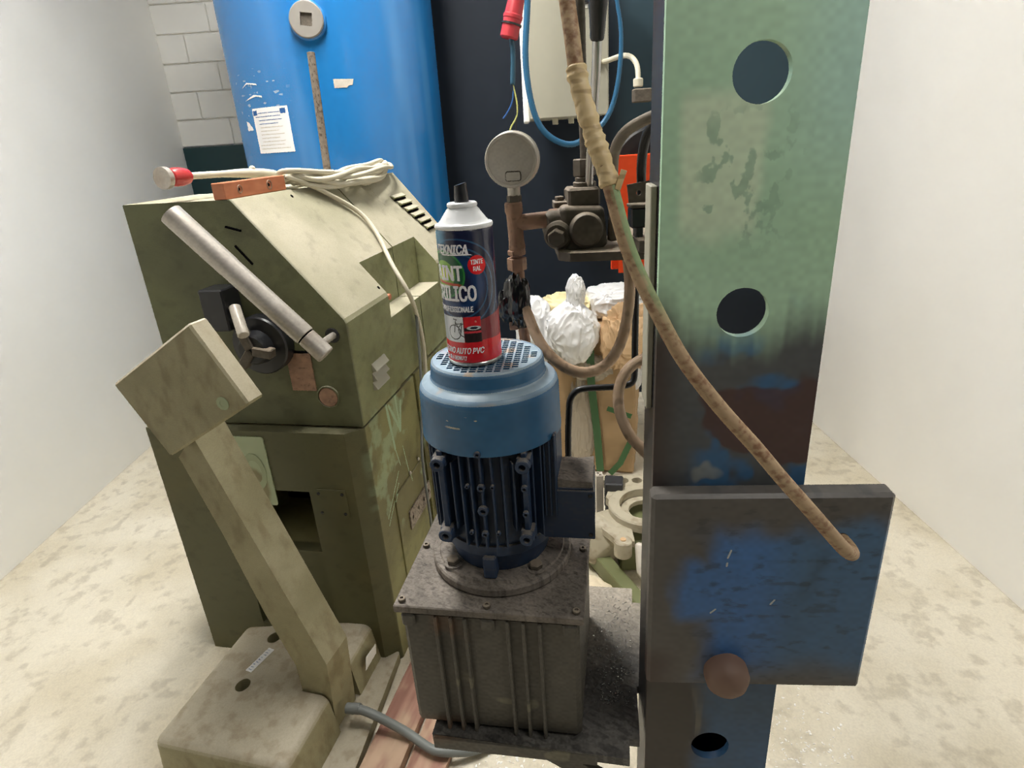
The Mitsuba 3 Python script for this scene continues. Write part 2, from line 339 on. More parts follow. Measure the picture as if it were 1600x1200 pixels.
bs('block_black', S(44, 46, 50), .4)
bs('green_iron', S(108, 112, 76), .5)
bs('lead_red', S(222, 26, 34), .25, clearcoat=.6)
bs('print_white', S(236, 236, 240), .3)
bs('print_ink', S(90, 110, 150), .6)
bs('print_black', S(20, 20, 24), .4)
bs('sign_yellow', S(236, 196, 40), .5)
bs('mint_paint', S(146, 156, 122), .5)
def f_badge(p, n, uv):
    s, v, z = local(p, FL)
    a = fbm(s * 30, z * 30, 0.0, 3); r1 = dr.abs(dr.sqrt(dr.square(s + .30) + dr.square((z - .545) * .8)) - .034 + .01 * (a - .5))
    k = mix(S(150, 162, 128), S(164, 174, 142), a)
    return mix(k, S(112, 92, 48), smoothstep(.016, .004, r1) * .7)
bs('badge_plate', proc(f_badge), .5)

CAN = (-.0423, .7037, 1.0535)          # foot of the can
CR = .0325
def f_can(p, n, uv):
    dx, dy = p.x - CAN[0], p.y - CAN[1]; s = CR * dr.atan2(dx, -dy); h = p.z - CAN[2]
    k = mix(S(14, 18, 44), S(24, 30, 66), noise(s * 60, h * 40, 1.0))
    r0 = dr.sqrt(dr.square(s + .012) + dr.square(h - .098))
    k = mix(k, S(18, 60, 110), smoothstep(.038, .026, r0) * smoothstep(.012, .026, r0) * .8)
    for rr in (.036, .044, .053):
        k = mix(k, S(70, 130, 180), smoothstep(.0014, .0004, dr.abs(r0 - rr + .006 * (h - .1) * 10)) * .35)
    k = mix(k, S(40, 120, 160), smoothstep(-.018, -.03, s) * smoothstep(.132, .150, h))
    g = dr.sqrt(dr.square((s + .030) * .95) + dr.square(h - .109))
    k = mix(k, S(22, 84, 50), smoothstep(.0265, .025, g)); k = mix(k, S(60, 150, 60), smoothstep(.0015, .0005, dr.abs(g - .026)) * .7)
    k = mix(k, S(120, 170, 50), smoothstep(.0165, .015, g)); k = mix(k, S(214, 224, 90), smoothstep(.010, .006, g))
    k = mix(k, S(190, 70, 40), smoothstep(.0022, .0008, dr.abs(h - .0985 + .1 * (s + .02))) * smoothstep(-.004, -.012, s))
    low = .056 + .22 * dr.maximum(s - .012, 0)
    dark = smoothstep(low + .0006, low - .0006, h); k = mix(k, mix(S(120, 30, 42), S(150, 46, 54), smoothstep(.02, .05, s)), dark)
    k = mix(k, S(210, 30, 40), smoothstep(.0325, .0315, h))
    pic = smoothstep(.0300, .0306, h) * smoothstep(.0610, .0604, h)
    bike = pic * smoothstep(-.0088, -.0094, s); k = mix(k, mix(S(226, 230, 236), S(170, 176, 184), smoothstep(-.026, -.036, s)), bike)
    w1 = dr.abs(dr.sqrt(dr.square(s + .0215) + dr.square(h - .042)) - .0085); w2 = dr.abs(dr.sqrt(dr.square(s + .0075) + dr.square(h - .045)) - .0080)
    fr = dr.minimum(dr.minimum(seg(s, h, -.0215, .042, -.019, .056), seg(s, h, -.019, .054, -.0125, .043)), dr.minimum(seg(s, h, -.0125, .043, -.011, .054), dr.minimum(seg(s, h, -.0195, .052, -.011, .053), seg(s, h, -.0215, .058, -.017, .057))))
    ln = dr.minimum(dr.minimum(w1, w2), fr); k = mix(k, S(40, 44, 52), bike * smoothstep(.0008, .0003, ln))
    car = pic * smoothstep(-.0088, -.0082, s) * smoothstep(.0118, .0112, s)
    cc = mix(S(40, 26, 28), S(206, 36, 44), smoothstep(.047, .0485, h)); cc = mix(cc, S(200, 60, 70), smoothstep(.0016, .0010, dr.abs(h - .0425)))
    e = dr.sqrt(dr.square((s - .003) / .0085) + dr.square((h - .0475) / .0026)); cc = mix(cc, S(206, 210, 214), smoothstep(1.05, .9, e)); cc = mix(cc, S(40, 46, 60), smoothstep(.6, .5, e))
    cc = mix(cc, S(240, 150, 140), smoothstep(.0018, .0006, dr.sqrt(dr.square(s - .0055) + dr.square(h - .055))))
    k = mix(k, cc, car)
    return k
bs('can_print', proc(f_can), .2, 0, specular=.6, clearcoat=.8, clearcoat_gloss=.95)

# ================================================================ the room
struct('floor', cbox(2.2, 2.9, .05, at=(-.25, 1.2, -.05)), 'floor_paint')
struct('ceiling', cbox(2.2, 2.9, .05, at=(-.25, 1.2, CEIL + .05)), 'ceiling_steel')
struct('wall_left', cbox(.05, 2.9, CEIL / 2, at=(-1.85, 1.2, CEIL / 2)), 'wall_white')
struct('wall_right', cbox(.05, 2.9, CEIL / 2, at=(1.42, 1.2, CEIL / 2)), 'wall_white')
struct('wall_front', cbox(2.2, .05, CEIL / 2, at=(-.25, -1.4, CEIL / 2)), 'navy_panel')
struct('wall_back', cbox(2.2, .05, CEIL / 2, at=(-.25, 3.87, CEIL / 2)), 'wall_white')
struct('trim_1', cbox(1.6, .012, .68, at=(-.2, 3.808, .68)), 'dado_green')
bk = {}
for r in range(10):
    for c in range(4):
        x0 = -1.80 + c * .30 - (.15 if r % 2 else 0); x1 = x0 + .296; x0 = max(x0, -1.8)
        b = cbox((x1 - x0) / 2, .008, .068, .003, at=((x0 + x1) / 2, 3.812 + rng.uniform(-.001, .001), 1.365 + .07 + r * .142))
        add('wall_back__block', b, 'wall_white', False)
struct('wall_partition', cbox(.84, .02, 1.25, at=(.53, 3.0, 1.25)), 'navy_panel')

scene['lamp_shade'] = {'type': 'twosided', 'bsdf': {'type': 'diffuse', 'reflectance': {'type': 'rgb', 'value': [.8, .8, .8]}}}
for i, (x, y, z, l, w, L_, lab) in enumerate(LAMPS):
    k = 'ceiling_light' if i == 0 else f'ceiling_light_{i:03d}'
    add(k + '__housing', cbox(w / 2 + .02, l / 2 + .02, .03, at=(x, y, z + .04)), 'lamp_shade', False)
    e = add(k + '__diffuser', cbox(w / 2, l / 2, .008, at=(x, y, z)), 'lamp_shade', False)
    scene[e]['emitter'] = {'type': 'area', 'radiance': {'type': 'rgb', 'value': [L_, L_ * .97, L_ * .91]}}
    if z < CEIL - .3:
        for q in (-1, 1): add(k + '__hanger', cyl(.006, CEIL - z - .07, 10, at=(x, y + q * l * .35, z + .07)), 'black_plastic')
    tag(k, lab, 'ceiling light')

# ================================================================ press: upright, cross beam, shelf
holes = [(.081, 1.338), (.081, 1.1293), (.085, .532)]
face = sbox(0, 0, .160, 2.4)
for x, z in holes: face = face.difference(Point(x, z).buffer(.0245, 24))
web = tr(prism(face, .010), SIDE, mv(0, .010, 0))
add('hydraulic_press__upright', tr(web, FP), 'press_paint', 30)
for x in (.004, .156):
    k = add('hydraulic_press__upright__side_flange', tr(cbox(.004, .036, 1.2, .001, at=(x, .046, 1.2)), FP), 'black_steel', False); labels[k] = {'label': 'black side flange'}
add('hydraulic_press__rear_plate', tr(cbox(.075, .003, .325, .001, at=(.080, .079, .326)), FP), 'black_steel', False)
bm = cbox(.124, .012, .135, .004, at=(.120, -.0125, .803))
hole_pin = mf(tr(cyl(.024, .05), rot([1, 0, 0], 90), mv(.088, .02, .6945)))
add('hydraulic_press__cross_beam', tr(tm(mf(bm) - hole_pin), FP), 'beam_paint', 30)

pin = lathe([(0, .030), (.010, .029), (.019, .025), (.0245, .018), (.0255, .008), (.0255, -.03), (0, -.03)], 40)
pin.vertices += .0030 * (meshkit.fbm(np.asarray(pin.vertices) * 110, 4)[:, None] - .5) * [1, 1, 1]
pk = add('hydraulic_press__pin', tr(pin, rot([1, 0, 0], 90), mv(.088, -.0245, .6945), FP), 'pin_rust', True)
labels[pk] = {'label': 'rusty round pin end in the blue cross beam'}
add('hydraulic_press__pin__centre_hole', tr(cyl(.0022, .002), rot([1, 0, 0], 90), mv(.091, -.0515, .687), FP), 'black_hole')
sb = cbox(.0032, .020, .115, .001, at=(-.0034, .040, 1.135))
add('hydraulic_press__side_bar', tr(sb, FP), 'enclosure_grey', False)
sh = Polygon([(-.090, -.132), (.178, -.138), (.178, -.109), (.1915, -.109), (.1895, -.024), (.24, -.012), (.24, .15), (.186, .15), (.186, .185), (.01, .185), (-.090, .12)])
add('hydraulic_press__shelf', tr(prism(sh, .014), mv(0, 0, .531), FM), 'shelf_steel', False)
lip = cbox(.112, .004, .010, .001, at=(.024, -.1330, .533))
add('hydraulic_press__shelf__front_lip', tr(lip, FM), 'tank_grime', False)
gus = Polygon([(.02, .530), (.065, .530), (.20, .45), (.20, .415)])
add('hydraulic_press__gusset', tr(prism(gus, .01), SIDE, mv(0, -.11, 0), FM), 'tank_grime', False)
tag('hydraulic_press', 'green and blue steel press upright with round holes and a wide blue cross beam', 'press')
sw = []
for _ in range(420):
    x, y = rng.normal(.160, .02), rng.uniform(-.06, .16)
    if not .118 < x < .186: continue
    L = rng.uniform(.0008, .0026); m = trimesh.creation.box((L, L * .5, L * .3)); m.apply_transform(trimesh.transformations.random_rotation_matrix(rng.random(3)))
    m.apply_translation((x, y, .5456)); sw.append(m)
k = add('steel_swarf', tr(cat(sw), FM), 'tin', False); tag(k, 'loose bright metal chips scattered on the dark shelf', 'metal chips', kind='stuff')

# ================================================================ oil tank under the motor
add('oil_tank__body', tr(cbox(.115, .115, .100, .006, at=(0, 0, .645)), FM), 'tank_grime', False)
def rib(x): return cbox(.0022, .005, .099, .001, at=(x, -.118, .6435))
for x in (-.0675, -.0475, -.029, .026, .046, .0665):
    add('oil_tank__rib', tr(rib(x), FM), 'tank_grime', False)
for z in (-.07, -.03, .03, .07):
    add('oil_tank__rib', tr(rib(z), rot([0, 0, 1], -90), FM), 'tank_grime', False)
lug = cbox(.009, .006, .010, .003)
for x in (-.104, 0.0, .104):
    add('oil_tank__lug', tr(lug, mv(x, -.116, .734), FM), 'tank_grime', False)
lid = cbox(.1215, .1215, .006, .0015, at=(0, 0, .751))
add('oil_tank__lid', tr(lid, FM), 'tank_dust', False)
for x, y in [(-.112, -.112), (0, -.113), (.112, -.112), (-.113, 0), (.113, .01), (-.112, .112), (0, .113), (.112, .112)]:
    b = tm(mf(cyl(.0048, .005, 20)) - mf(cyl(.0024, .004, 6, at=(0, 0, .0025))))
    add('oil_tank__lid__bolt', tr(b, mv(x, y, .757), FM), 'dusty_iron')
tag('oil_tank', 'square ribbed oil tank in grey grime under the blue motor', 'oil tank')

# ================================================================ electric motor
M = 'electric_motor'
fl = lathe([(.0, .757), (.094, .757), (.097, .760), (.097, .769), (.095, .7715), (.088, .772), (.0865, .775), (0, .775)], 72)
fk = add(M + '__flange', tr(fl, FM), 'tank_dust', 30)
for a in (45, 135, 225, 315):
    x, y = .079 * math.cos(math.radians(a)), .079 * math.sin(math.radians(a))
    add(M + '__flange__washer', tr(cyl(.0125, .002, 28, .0004), mv(x, y, .775), FM), 'tank_dust')
    add(M + '__flange__bolt', tr(hexn(.009, .0075), rot([0, 0, 1], a * 1.3), mv(x, y, .777), FM), 'dusty_iron')
sh_ = lathe([(0, .775), (.064, .775), (.066, .779), (.070, .800), (.076, .806), (.076, .820), (0, .820)], 64)
add(M + '__end_shield', tr(sh_, FM), 'motor_stator', 30)
add(M + '__end_shield__lug', tr(cbox(.0085, .010, .016, .002, at=(0, -.073, .7915)), FM), 'motor_stator', False)
core = lathe([(0, .815), (.072, .815), (.072, .962), (0, .962)], 64)
add(M + '__stator', tr(core, FM), 'motor_stator', 30)
fin = cbox(.0013, .0075, .0665, .0006, at=(0, -.0775, .8905))
finS = cbox(.0013, .0075, .048, .0006, at=(0, -.0775, .894))
nf = 40
for i in range(nf):
    a = i * 360 / nf
    if 62 < a < 118: continue
    d = min(abs(a), 360 - a); sh2 = finS if 10 < d < 40 and int(i) % 2 else fin
    add(M + '__stator__fin', tr(sh2, rot([0, 0, 1], a), FM), 'motor_stator', False)
def ring(ro, ri, h):
    return tm(mf(cyl(ro, h, 28, .001)) - mf(cyl(ri, h, 20, .0, at=(0, 0, h * .3))))
for x in (-.0515, .0515):
    for z in (.843, .9445):
        y = -.079
        add(M + '__stator__foot_boss', tr(cat([ring(.0088, .0042, .010), tr(cbox(.0085, .0065, .010, .001), mv(0, .0, -.010))]), rot([1, 0, 0], 90), mv(x, y, z), FM), 'motor_stator', False)
    add(M + '__stator__foot_rail', tr(cbox(.0035, .012, .0665, .001, at=(x, -.064, .8905)), FM), 'motor_stator', False)
for x, z, r in [(0, .914, .005), (0, .882, .0068), (0, .848, .0045), (-.017, .916, .0028), (.014, .916, .0028), (-.017, .85, .0028), (.017, .85, .0028), (.0515, .912, .0042), (.0515, .876, .0042)]:
    add(M + '__stator__boss', tr(ring(r, r * .5, .006), rot([1, 0, 0], 90), mv(x, -.0835 if abs(x) < .03 else -.078, z), FM), 'motor_stator')
# side pad and terminal box
add(M + '__side_pad', tr(cbox(.012, .036, .060, .004, at=(.074, 0, .905)), FM), 'motor_stator', False)
for x in (.0645, .071, .0775, .084):
    add(M + '__side_pad__fin', tr(cbox(.0012, .0035, .058, .0005, at=(x, -.038, .905)), FM), 'motor_stator', False)
add(M + '__terminal_box', tr(cbox(.036, .0325, .040, .004, at=(.0945, 0, .848)), FM), 'motor_stator', False)
tp = trimesh.creation.box((.070, .063, .006)).subdivide().subdivide().subdivide()
tv = np.asarray(tp.vertices); tv[:, 2] += np.where(tv[:, 2] > 0, .008 * meshkit.fbm(tv * 60, 3), 0); tp.vertices = tv
add(M + '__terminal_box__dust_cap', tr(tp, mv(.0945, 0, .888), FM), 'tank_dust', True)
add(M + '__terminal_box__cover', tr(cbox(.037, .002, .036, .0012, at=(.0955, -.0335, .846)), FM), 'motor_stator', False)
for x in (.064, .127):
    for z in (.817, .876):
        add(M + '__terminal_box__cover__screw', tr(cyl(.0028, .0016), rot([1, 0, 0], 90), mv(x, -.0354, z), FM), 'black_rubber')
# fan cover
cov = [(.0872, .957), (.0895, .957), (.0895, .960), (.0888, .970), (.0880, 1.014), (.0868, 1.0205), (.0835, 1.0255), (.0760, 1.0290), (.0728, 1.0310), (.0716, 1.0345), (.0706, 1.0470), (.0695, 1.0505), (.0672, 1.0525), (.0655, 1.0525), (.0655, 1.0495), (.0685, 1.045), (.07, 1.033), (.0745, 1.0275), (.0825, 1.0235), (.0858, 1.013), (.0872, .957)]
add(M + '__fan_cover', tr(lathe(cov, 96), FM), 'motor_blue', 40)
disc = Point(0, 0).buffer(.0662, 48); slots = []
for i in range(-7, 8):
    for j in range(-9, 10):
        x, y = i * .0098, j * .0070
        if math.hypot(x, y) < .0595: slots.append(sbox(x - .0037, y - .0023, x + .0037, y + .0023))
gr = disc.difference(unary_union(slots))
add(M + '__fan_cover__grille', tr(prism(gr, .0015), rot([0, 0, 1], 4), mv(0, 0, 1.0505), FM), 'motor_blue', False)
fan = [cyl(.055, .003, 40, at=(0, 0, .995)), cyl(.018, .028, 24, at=(0, 0, .995))]
for a in range(0, 360, 45): fan.append(tr(cbox(.0015, .02, .012, .0005, at=(0, .036, 1.008)), rot([0, 0, 1], a)))
add(M + '__fan', tr(cat(fan), FM), 'black_plastic', False)
for a in (0, 120, 240):
    add(M + '__fan_cover__screw', tr(ring(.0042, .0018, .004), rot([1, 0, 0], 90), mv(0, -.0885, .9615), rot([0, 0, 1], a), FM), 'motor_stator')
tag(M, 'blue upright electric motor with cooling fins standing on the oil tank', 'motor')

# ================================================================ spray can on the motor
K = 'spray_can'
def at_can(m): return tr(m, mv(*CAN))
add(K + '__body', at_can(lathe([(0, .002), (.0295, .002), (.0305, .0035), (CR, .006), (CR, .1535), (.0318, .1565), (.0305, .1585), (0, .1585)], 96)), 'can_print', 30)
add(K + '__bottom_rim', at_can(lathe([(.0285, .0), (.0315, .0), (.0326, .0018), (.0326, .0036), (.0314, .0050), (.0285, .003), (.0285, 0)], 72)), 'tin', 30)
add(K + '__shoulder', at_can(lathe([(.0303, .1570), (.0322, .1572), (.0330, .1588), (.0330, .1604), (.0322, .1618), (.0302, .1622), (.0285, .1630), (.0262, .1655), (.0220, .1712), (.0185, .1760), (.0165, .1785), (.0155, .1790), (0, .1790)], 80)), 'white_paint', 40)
add(K + '__valve_cup', at_can(lathe([(0, .1785), (.0150, .1785), (.0168, .1795), (.0172, .1815), (.0166, .1832), (.0150, .1842), (.0095, .1842), (0, .1840)], 64)), 'white_paint', 40)
nz = lathe([(0, .184), (.0080, .184), (.0080, .188), (.0072, .1965), (.0068, .2035), (.0060, .2046), (0, .2040)], 40)
nzc = tm(mf(nz) - mf(tr(trimesh.creation.box((.03, .03, .01)), rot([0, 1, 0], -14), mv(.001, 0, .2085))))
nk = add(K + '__nozzle', at_can(nzc), 'black_plastic', 30); labels[nk] = {'label': 'black spray nozzle'}
def bend(mesh, s0, h0, off=.00012):
    m = mesh.copy(); v, f = trimesh.remesh.subdivide_to_size(np.asarray(m.vertices), np.asarray(m.faces), .0022)
    th = (v[:, 0] + s0) / CR; R = CR + off + v[:, 2]
    v = np.stack([R * np.sin(th), -R * np.cos(th), v[:, 1] + h0], 1)
    return at_can(trimesh.Trimesh(v, f, process=False))
def line(text, right, base, height, wide=.62, slant=0., mat='print_white', lab=None, centre=False):
    t = meshkit.text_mesh(text, height, .00015, bold=True); v = np.array(t.vertices); v[:, 0] *= wide; v[:, 0] += slant * v[:, 1]
    v[:, 0] -= v[:, 0].max() if not centre else (v[:, 0].max() + v[:, 0].min()) / 2; t.vertices = v
    q = [t.copy() for _ in range(3)]
    for i_, d_ in enumerate((-1, 0, 1)): q[i_].apply_translation((d_ * .028 * height, 0, .00002 * i_))
    k = add(K + '__lettering', bend(cat(q), right, base), mat, False)
    labels[k] = {'label': lab or f'white printed lettering reading {text}'}
line('TEKNICA', .0035, .1325, .0095, .72, .12)
sw_ = Polygon([(-.030, 0), (-.002, 0), (.009, -.0004), (.004, .0016), (-.001, .0085), (-.0022, .0085), (.0012, .0018), (-.03, .0012)])
add(K + '__swoosh', bend(prism(sw_, .00015), .0, .1305), 'print_white', False)
line('PAINT', -.0048, .1028, .0162, .70)
line('ACRILICO', .0092, .0795, .0168, .60)
line('SMALTO PROFESSIONALE', .0042, .0665, .0062, .62)
line('FERRO LEGNO AUTO PVC', .0130, .0165, .0070, .68, .18)
line('ASCIUGA IN 5 MINUTI', -.0080, .0085, .0046, .66, .18)
bd = add(K + '__badge', bend(prism(Point(0, 0).buffer(.0107, 32), .00015), .0128, .1190), 'lead_red', False); labels[bd] = {'label': 'round red badge on the can'}
line('TINTE', .0128, .1200, .0050, .70, .0, centre=True); line('RAL', .0128, .1125, .0050, .75, .0, centre=True)
tag(K, 'red and navy spray paint can with white top standing on the motor', 'spray can')

# ================================================================ lathe
L = 'lathe'
def fl_(m): return tr(m, FL)
def plan(poly, z0, z1): return tr(prism(Polygon(poly), z1 - z0), mv(0, 0, z0))
def prof(poly, v0, v1): return tr(prism(Polygon(poly), v1 - v0), SIDE, mv(0, v1, 0))
base = plan([(-.56, -.03), (-.035, -.03), (0, .005), (0, .335), (-.03, .335), (-.03, .352), (0, .352), (0, .92), (-.56, .92)], .0, .700)
cut = trimesh.creation.box((.226, .30, .176)); cut.apply_translation((-.267, .06, .4525))
cut2 = trimesh.creation.box((.226, .04, .25)); cut2.apply_translation((-.267, -.03, .235))
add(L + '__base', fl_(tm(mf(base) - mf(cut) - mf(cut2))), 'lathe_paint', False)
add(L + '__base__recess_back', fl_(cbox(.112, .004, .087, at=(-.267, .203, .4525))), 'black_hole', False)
add(L + '__base__side_panel', fl_(cbox(.003, .112, .213, .002, at=(.001, .212, .238))), 'lathe_paint', False)
add(L + '__base__rear_panel', fl_(cbox(.003, .26, .31, .002, at=(.001, .64, .335))), 'lathe_paint', False)
for v_ in (.36, .50, .62, .76):
    add(L + '__base__panel_screw', fl_(tr(cyl(.006, .004), rot([0, 1, 0], 90), mv(.004, v_ + .02, .46))), 'gauge_metal')
strip = sbox(0, 0, .17, .058)
for x in (.02, .065, .11, .155): strip = strip.difference(Point(x, .03).buffer(.006, 12))
M_ = np.array([[0, 0, 1, 0], [1, 0, 0, 0], [0, 1, 0, 0], [0, 0, 0, 1.]])     # drawing (x,y) -> (v,z), thickness along +s
sk = add(L + '__base__hole_strip', fl_(tr(prism(strip, .004), rot([0, 0, 1], 0), M_, mv(.004, .165, .305))), 'rod_rust', False)
labels[sk] = {'label': 'rusty metal strip with a row of holes'}
for v_, z_ in [(.285, .463), (.215, .458)]:
    add(L + '__base__panel_screw', fl_(tr(cyl(.005, .004), rot([0, 1, 0], 90), mv(.002, v_, z_))), 'gauge_metal')
cpl = tr(prism(sbox(-.135, .478, -.060, .548).buffer(.003), .003), SIDE, mv(0, -.030, 0))
add(L + '__base__cover_plate', fl_(cpl), 'lathe_paint', False)
for x in (-.128, -.067):
    for z in (.486, .540): add(L + '__base__cover_plate__screw', fl_(tr(cyl(.004, .003), rot([1, 0, 0], 90), mv(x, -.0325, z))), 'black_rubber')
bp = tr(prism(sbox(-.400, .505, -.250, .680).buffer(.006, 6), .003), SIDE, mv(0, -.030, 0))
bk_ = add(L + '__badge', fl_(bp), 'badge_plate', False); labels[bk_] = {'label': 'pale green square plate with a worn brown emblem'}
def Q(x0, z0, x1, z1, x2, z2, x3, z3, d=.0012): return tr(prism(Polygon([(x0, z0), (x1, z1), (x2, z2), (x3, z3)]).buffer(.006, 6), d), SIDE, mv(0, -.0332, 0))
o_ = prism(Point(0, 0).buffer(1).difference(Point(0, 0).buffer(.62)), .0012); o_ = tr(o_, np.diag([.030, .050, 1, 1.]), SIDE, mv(-.285, -.0332, .592))
add(L + '__badge__emblem', fl_(o_), 'mint_paint', False)
# headstock
ZT, SB = 1.218, -.70
A_ = [(0, .706), (0, .952), (-.004, .962), (-.212, ZT), (-.47, ZT), (-.47, .706)]
frontA = mf(prof(A_, 0, .243))
rec = mf(tr(trimesh.creation.box((.30, .05, .16)), mv(-.25, -.01, .86)))
hole = mf(tr(cyl(.017, .05, 28), rot([1, 0, 0], -90), mv(-.036, -.01, .926)))
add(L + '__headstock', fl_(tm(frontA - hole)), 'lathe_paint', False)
add(L + '__headstock__knob', fl_(tr(cyl(.0165, .016, 28), rot([1, 0, 0], 90), mv(-.036, .014, .926))), 'black_plastic')
B1 = [(-.004, .706), (-.004, .893), (-.068, .893), (-.068, 1.036), (-.216, ZT - .003), (-.47, ZT - .003), (-.47, .706)]
B2 = [(-.004, .706), (-.004, .950), (-.008, .960), (-.216, ZT - .003), (-.47, ZT - .003), (-.47, .706)]
core_ = [(-.012, .706), (-.012, .886), (-.075, .886), (-.075, 1.03), (-.222, ZT - .010), (-.465, ZT - .010), (-.465, .706)]
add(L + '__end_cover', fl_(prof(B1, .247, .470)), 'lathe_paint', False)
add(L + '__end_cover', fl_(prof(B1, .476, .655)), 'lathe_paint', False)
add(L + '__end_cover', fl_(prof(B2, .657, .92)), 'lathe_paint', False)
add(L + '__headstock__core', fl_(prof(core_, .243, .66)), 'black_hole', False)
ang = math.degrees(math.atan2(ZT - .962, -.212 + .004))
def on_slope(m, s, v_): # drawing: x across (depth v), y up the slope, z out of the slope
    t = math.atan2(ZT - .962, .208)
    B = np.eye(4); B[:3, 0] = (0, 1, 0); B[:3, 1] = (-math.cos(t), 0, math.sin(t)); B[:3, 2] = (math.sin(t), 0, math.cos(t)); B[:3, 3] = (s, v_, .962 + (-.004 - s) / .208 * (ZT - .962))
    return fl_(tr(m, B))
lv = trimesh.Trimesh([(-.05, 0, 0), (.05, 0, 0), (.05, .017, 0), (-.05, .017, 0), (-.05, .001, .007), (.05, .001, .007)], [(0, 2, 1), (0, 3, 2), (0, 1, 5), (0, 5, 4), (4, 5, 2), (4, 2, 3), (0, 4, 3), (1, 2, 5)])
slit = cbox(.049, .003, .0008, .0003)
for i in range(6):
    s, v_ = -.150 + i * .0165, .785 + i * .010
    add(L + '__end_cover__louvre', on_slope(lv, s, v_), 'lathe_paint', False)
    add(L + '__end_cover__slit', on_slope(slit, s + .0022, v_), 'black_hole', False)
for s, v_ in [(-.200, .222), (-.016, .228)]:
    add(L + '__headstock__screw_hole', on_slope(cyl(.0042, .0012, 16, .0003), s, v_), 'black_hole')
for i in range(3):
    m = tr(lv, np.diag([.78, 1.15, 1.6, 1.]), np.array([[0, 0, 1, 0], [1, 0, 0, 0], [0, 1, 0, 0], [0, 0, 0, 1.]]), mv(.0, .122 + i * .004, .762 + i * .022))
    add(L + '__headstock__louvre', fl_(m), 'enclosure_grey', False)
pk_ = add(L + '__headstock__plug', fl_(tr(cyl(.024, .006, 36, .002), rot([1, 0, 0], 90), mv(-.072, .002, .780))), 'rusty_fitting'); labels[pk_] = {'label': 'round brown blanking disc'}
pr = ring(.0275, .0245, .007); add(L + '__headstock__plug_ring', fl_(tr(pr, rot([1, 0, 0], 90), mv(-.072, .002, .780))), 'lathe_paint', 30)
cp_ = tr(prism(sbox(-.157, .795, -.098, .885), .004), SIDE, mv(0, .001, 0)); ck = add(L + '__headstock__access_plate', fl_(cp_), 'rusty_fitting', False); labels[ck] = {'label': 'rusty brown access plate'}
add(L + '__headstock__face_slot', fl_(tr(cbox(.030, .002, .0022, .0005), mv(-.125, -.001, .888))), 'black_hole', False)
for (a, b) in [((-.235, 1.165), (-.20, 1.155)), ((-.222, 1.125), (-.190, 1.085))]:
    x0, z0, x1, z1 = *a, *b; m = cbox(math.hypot(x1 - x0, z1 - z0) / 2, .002, .0022, .0005); m = tr(m, rot([0, 1, 0], -math.degrees(math.atan2(z1 - z0, x1 - x0))), mv((x0 + x1) / 2, -.0005, (z0 + z1) / 2))
    add(L + '__headstock__face_slot', fl_(m), 'black_hole', False)
ok_ = add(L + '__end_cover__cap', fl_(tr(cyl(.008, .010, 20, .002), rot([0, 1, 0], 90), mv(-.012, .262, .945))), 'worn_orange'); labels[ok_] = {'label': 'small orange plastic cap'}
# chuck
ch = lathe([(0, 0), (.064, 0), (.066, .003), (.066, .030), (.063, .034), (.038, .036), (.034, .058), (.030, .062), (0, .062)], 64)
chk = add(L + '__chuck', fl_(tr(ch, rot([1, 0, 0], 90), mv(-.196, 0, .912))), 'black_plastic', 30); labels[chk] = {'label': 'black round spindle flange'}
for a in (20, 140, 260):
    add(L + '__chuck__jaw', fl_(tr(cbox(.010, .022, .012, .002, at=(0, .026, 0)), rot([0, 0, 1], a), mv(0, 0, .058), rot([1, 0, 0], 90), mv(-.196, 0, .912))), 'dusty_iron', False)
add(L + '__chuck__key', fl_(tr(cyl(.012, .075, 24, .002), along((-.225, -.045, 1.005), (-.185, -.09, .945)))), 'gauge_metal')
add(L + '__chuck__square', fl_(cbox(.028, .03, .045, .003, at=(-.262, -.035, 1.0))), 'black_plastic', False)
tag(L, 'large green-grey lathe with a slanted headstock and worn pale paint', 'lathe')

# clamp bar in front of the headstock
def FLp(s, v_, z): return tuple((FL @ np.array([s, v_, z, 1]))[:3])
b0, b1, b2 = FLp(-.265, -.11, 1.205), FLp(-.0335, -.11, .960), FLp(.004, -.11, .920)
d_ = np.linalg.norm(np.array(b1) - b0)
bar = lathe([(0, 0), (.0225, 0), (.0225, d_ * .42), (.0218, d_ * .425), (.0218, d_ - .003), (.0205, d_), (0, d_)], 48)
add('clamp_bar__shaft', tr(bar, along(b0, b1)), 'bar_steel', 30)
d2 = np.linalg.norm(np.array(b2) - b1)
add('clamp_bar__groove', tr(cyl(.0185, .004, 40, .0003), along(b1, b2)), 'black_hole')
add('clamp_bar__tip', tr(lathe([(0, .003), (.0198, .003), (.0200, .006), (.0200, d2 - .002), (.0185, d2), (0, d2)], 48), along(b1, b2)), 'bar_steel', 30)
pnt = np.array(b1) * .45 + np.array(b2) * .55
add('clamp_bar__pivot_pin', tr(cyl(.0075, .115, 24), along(pnt, FLp(-.034, .006, .926))), 'bar_steel')
tag('clamp_bar', 'thick bare steel bar slanting down across the lathe headstock', 'bar')

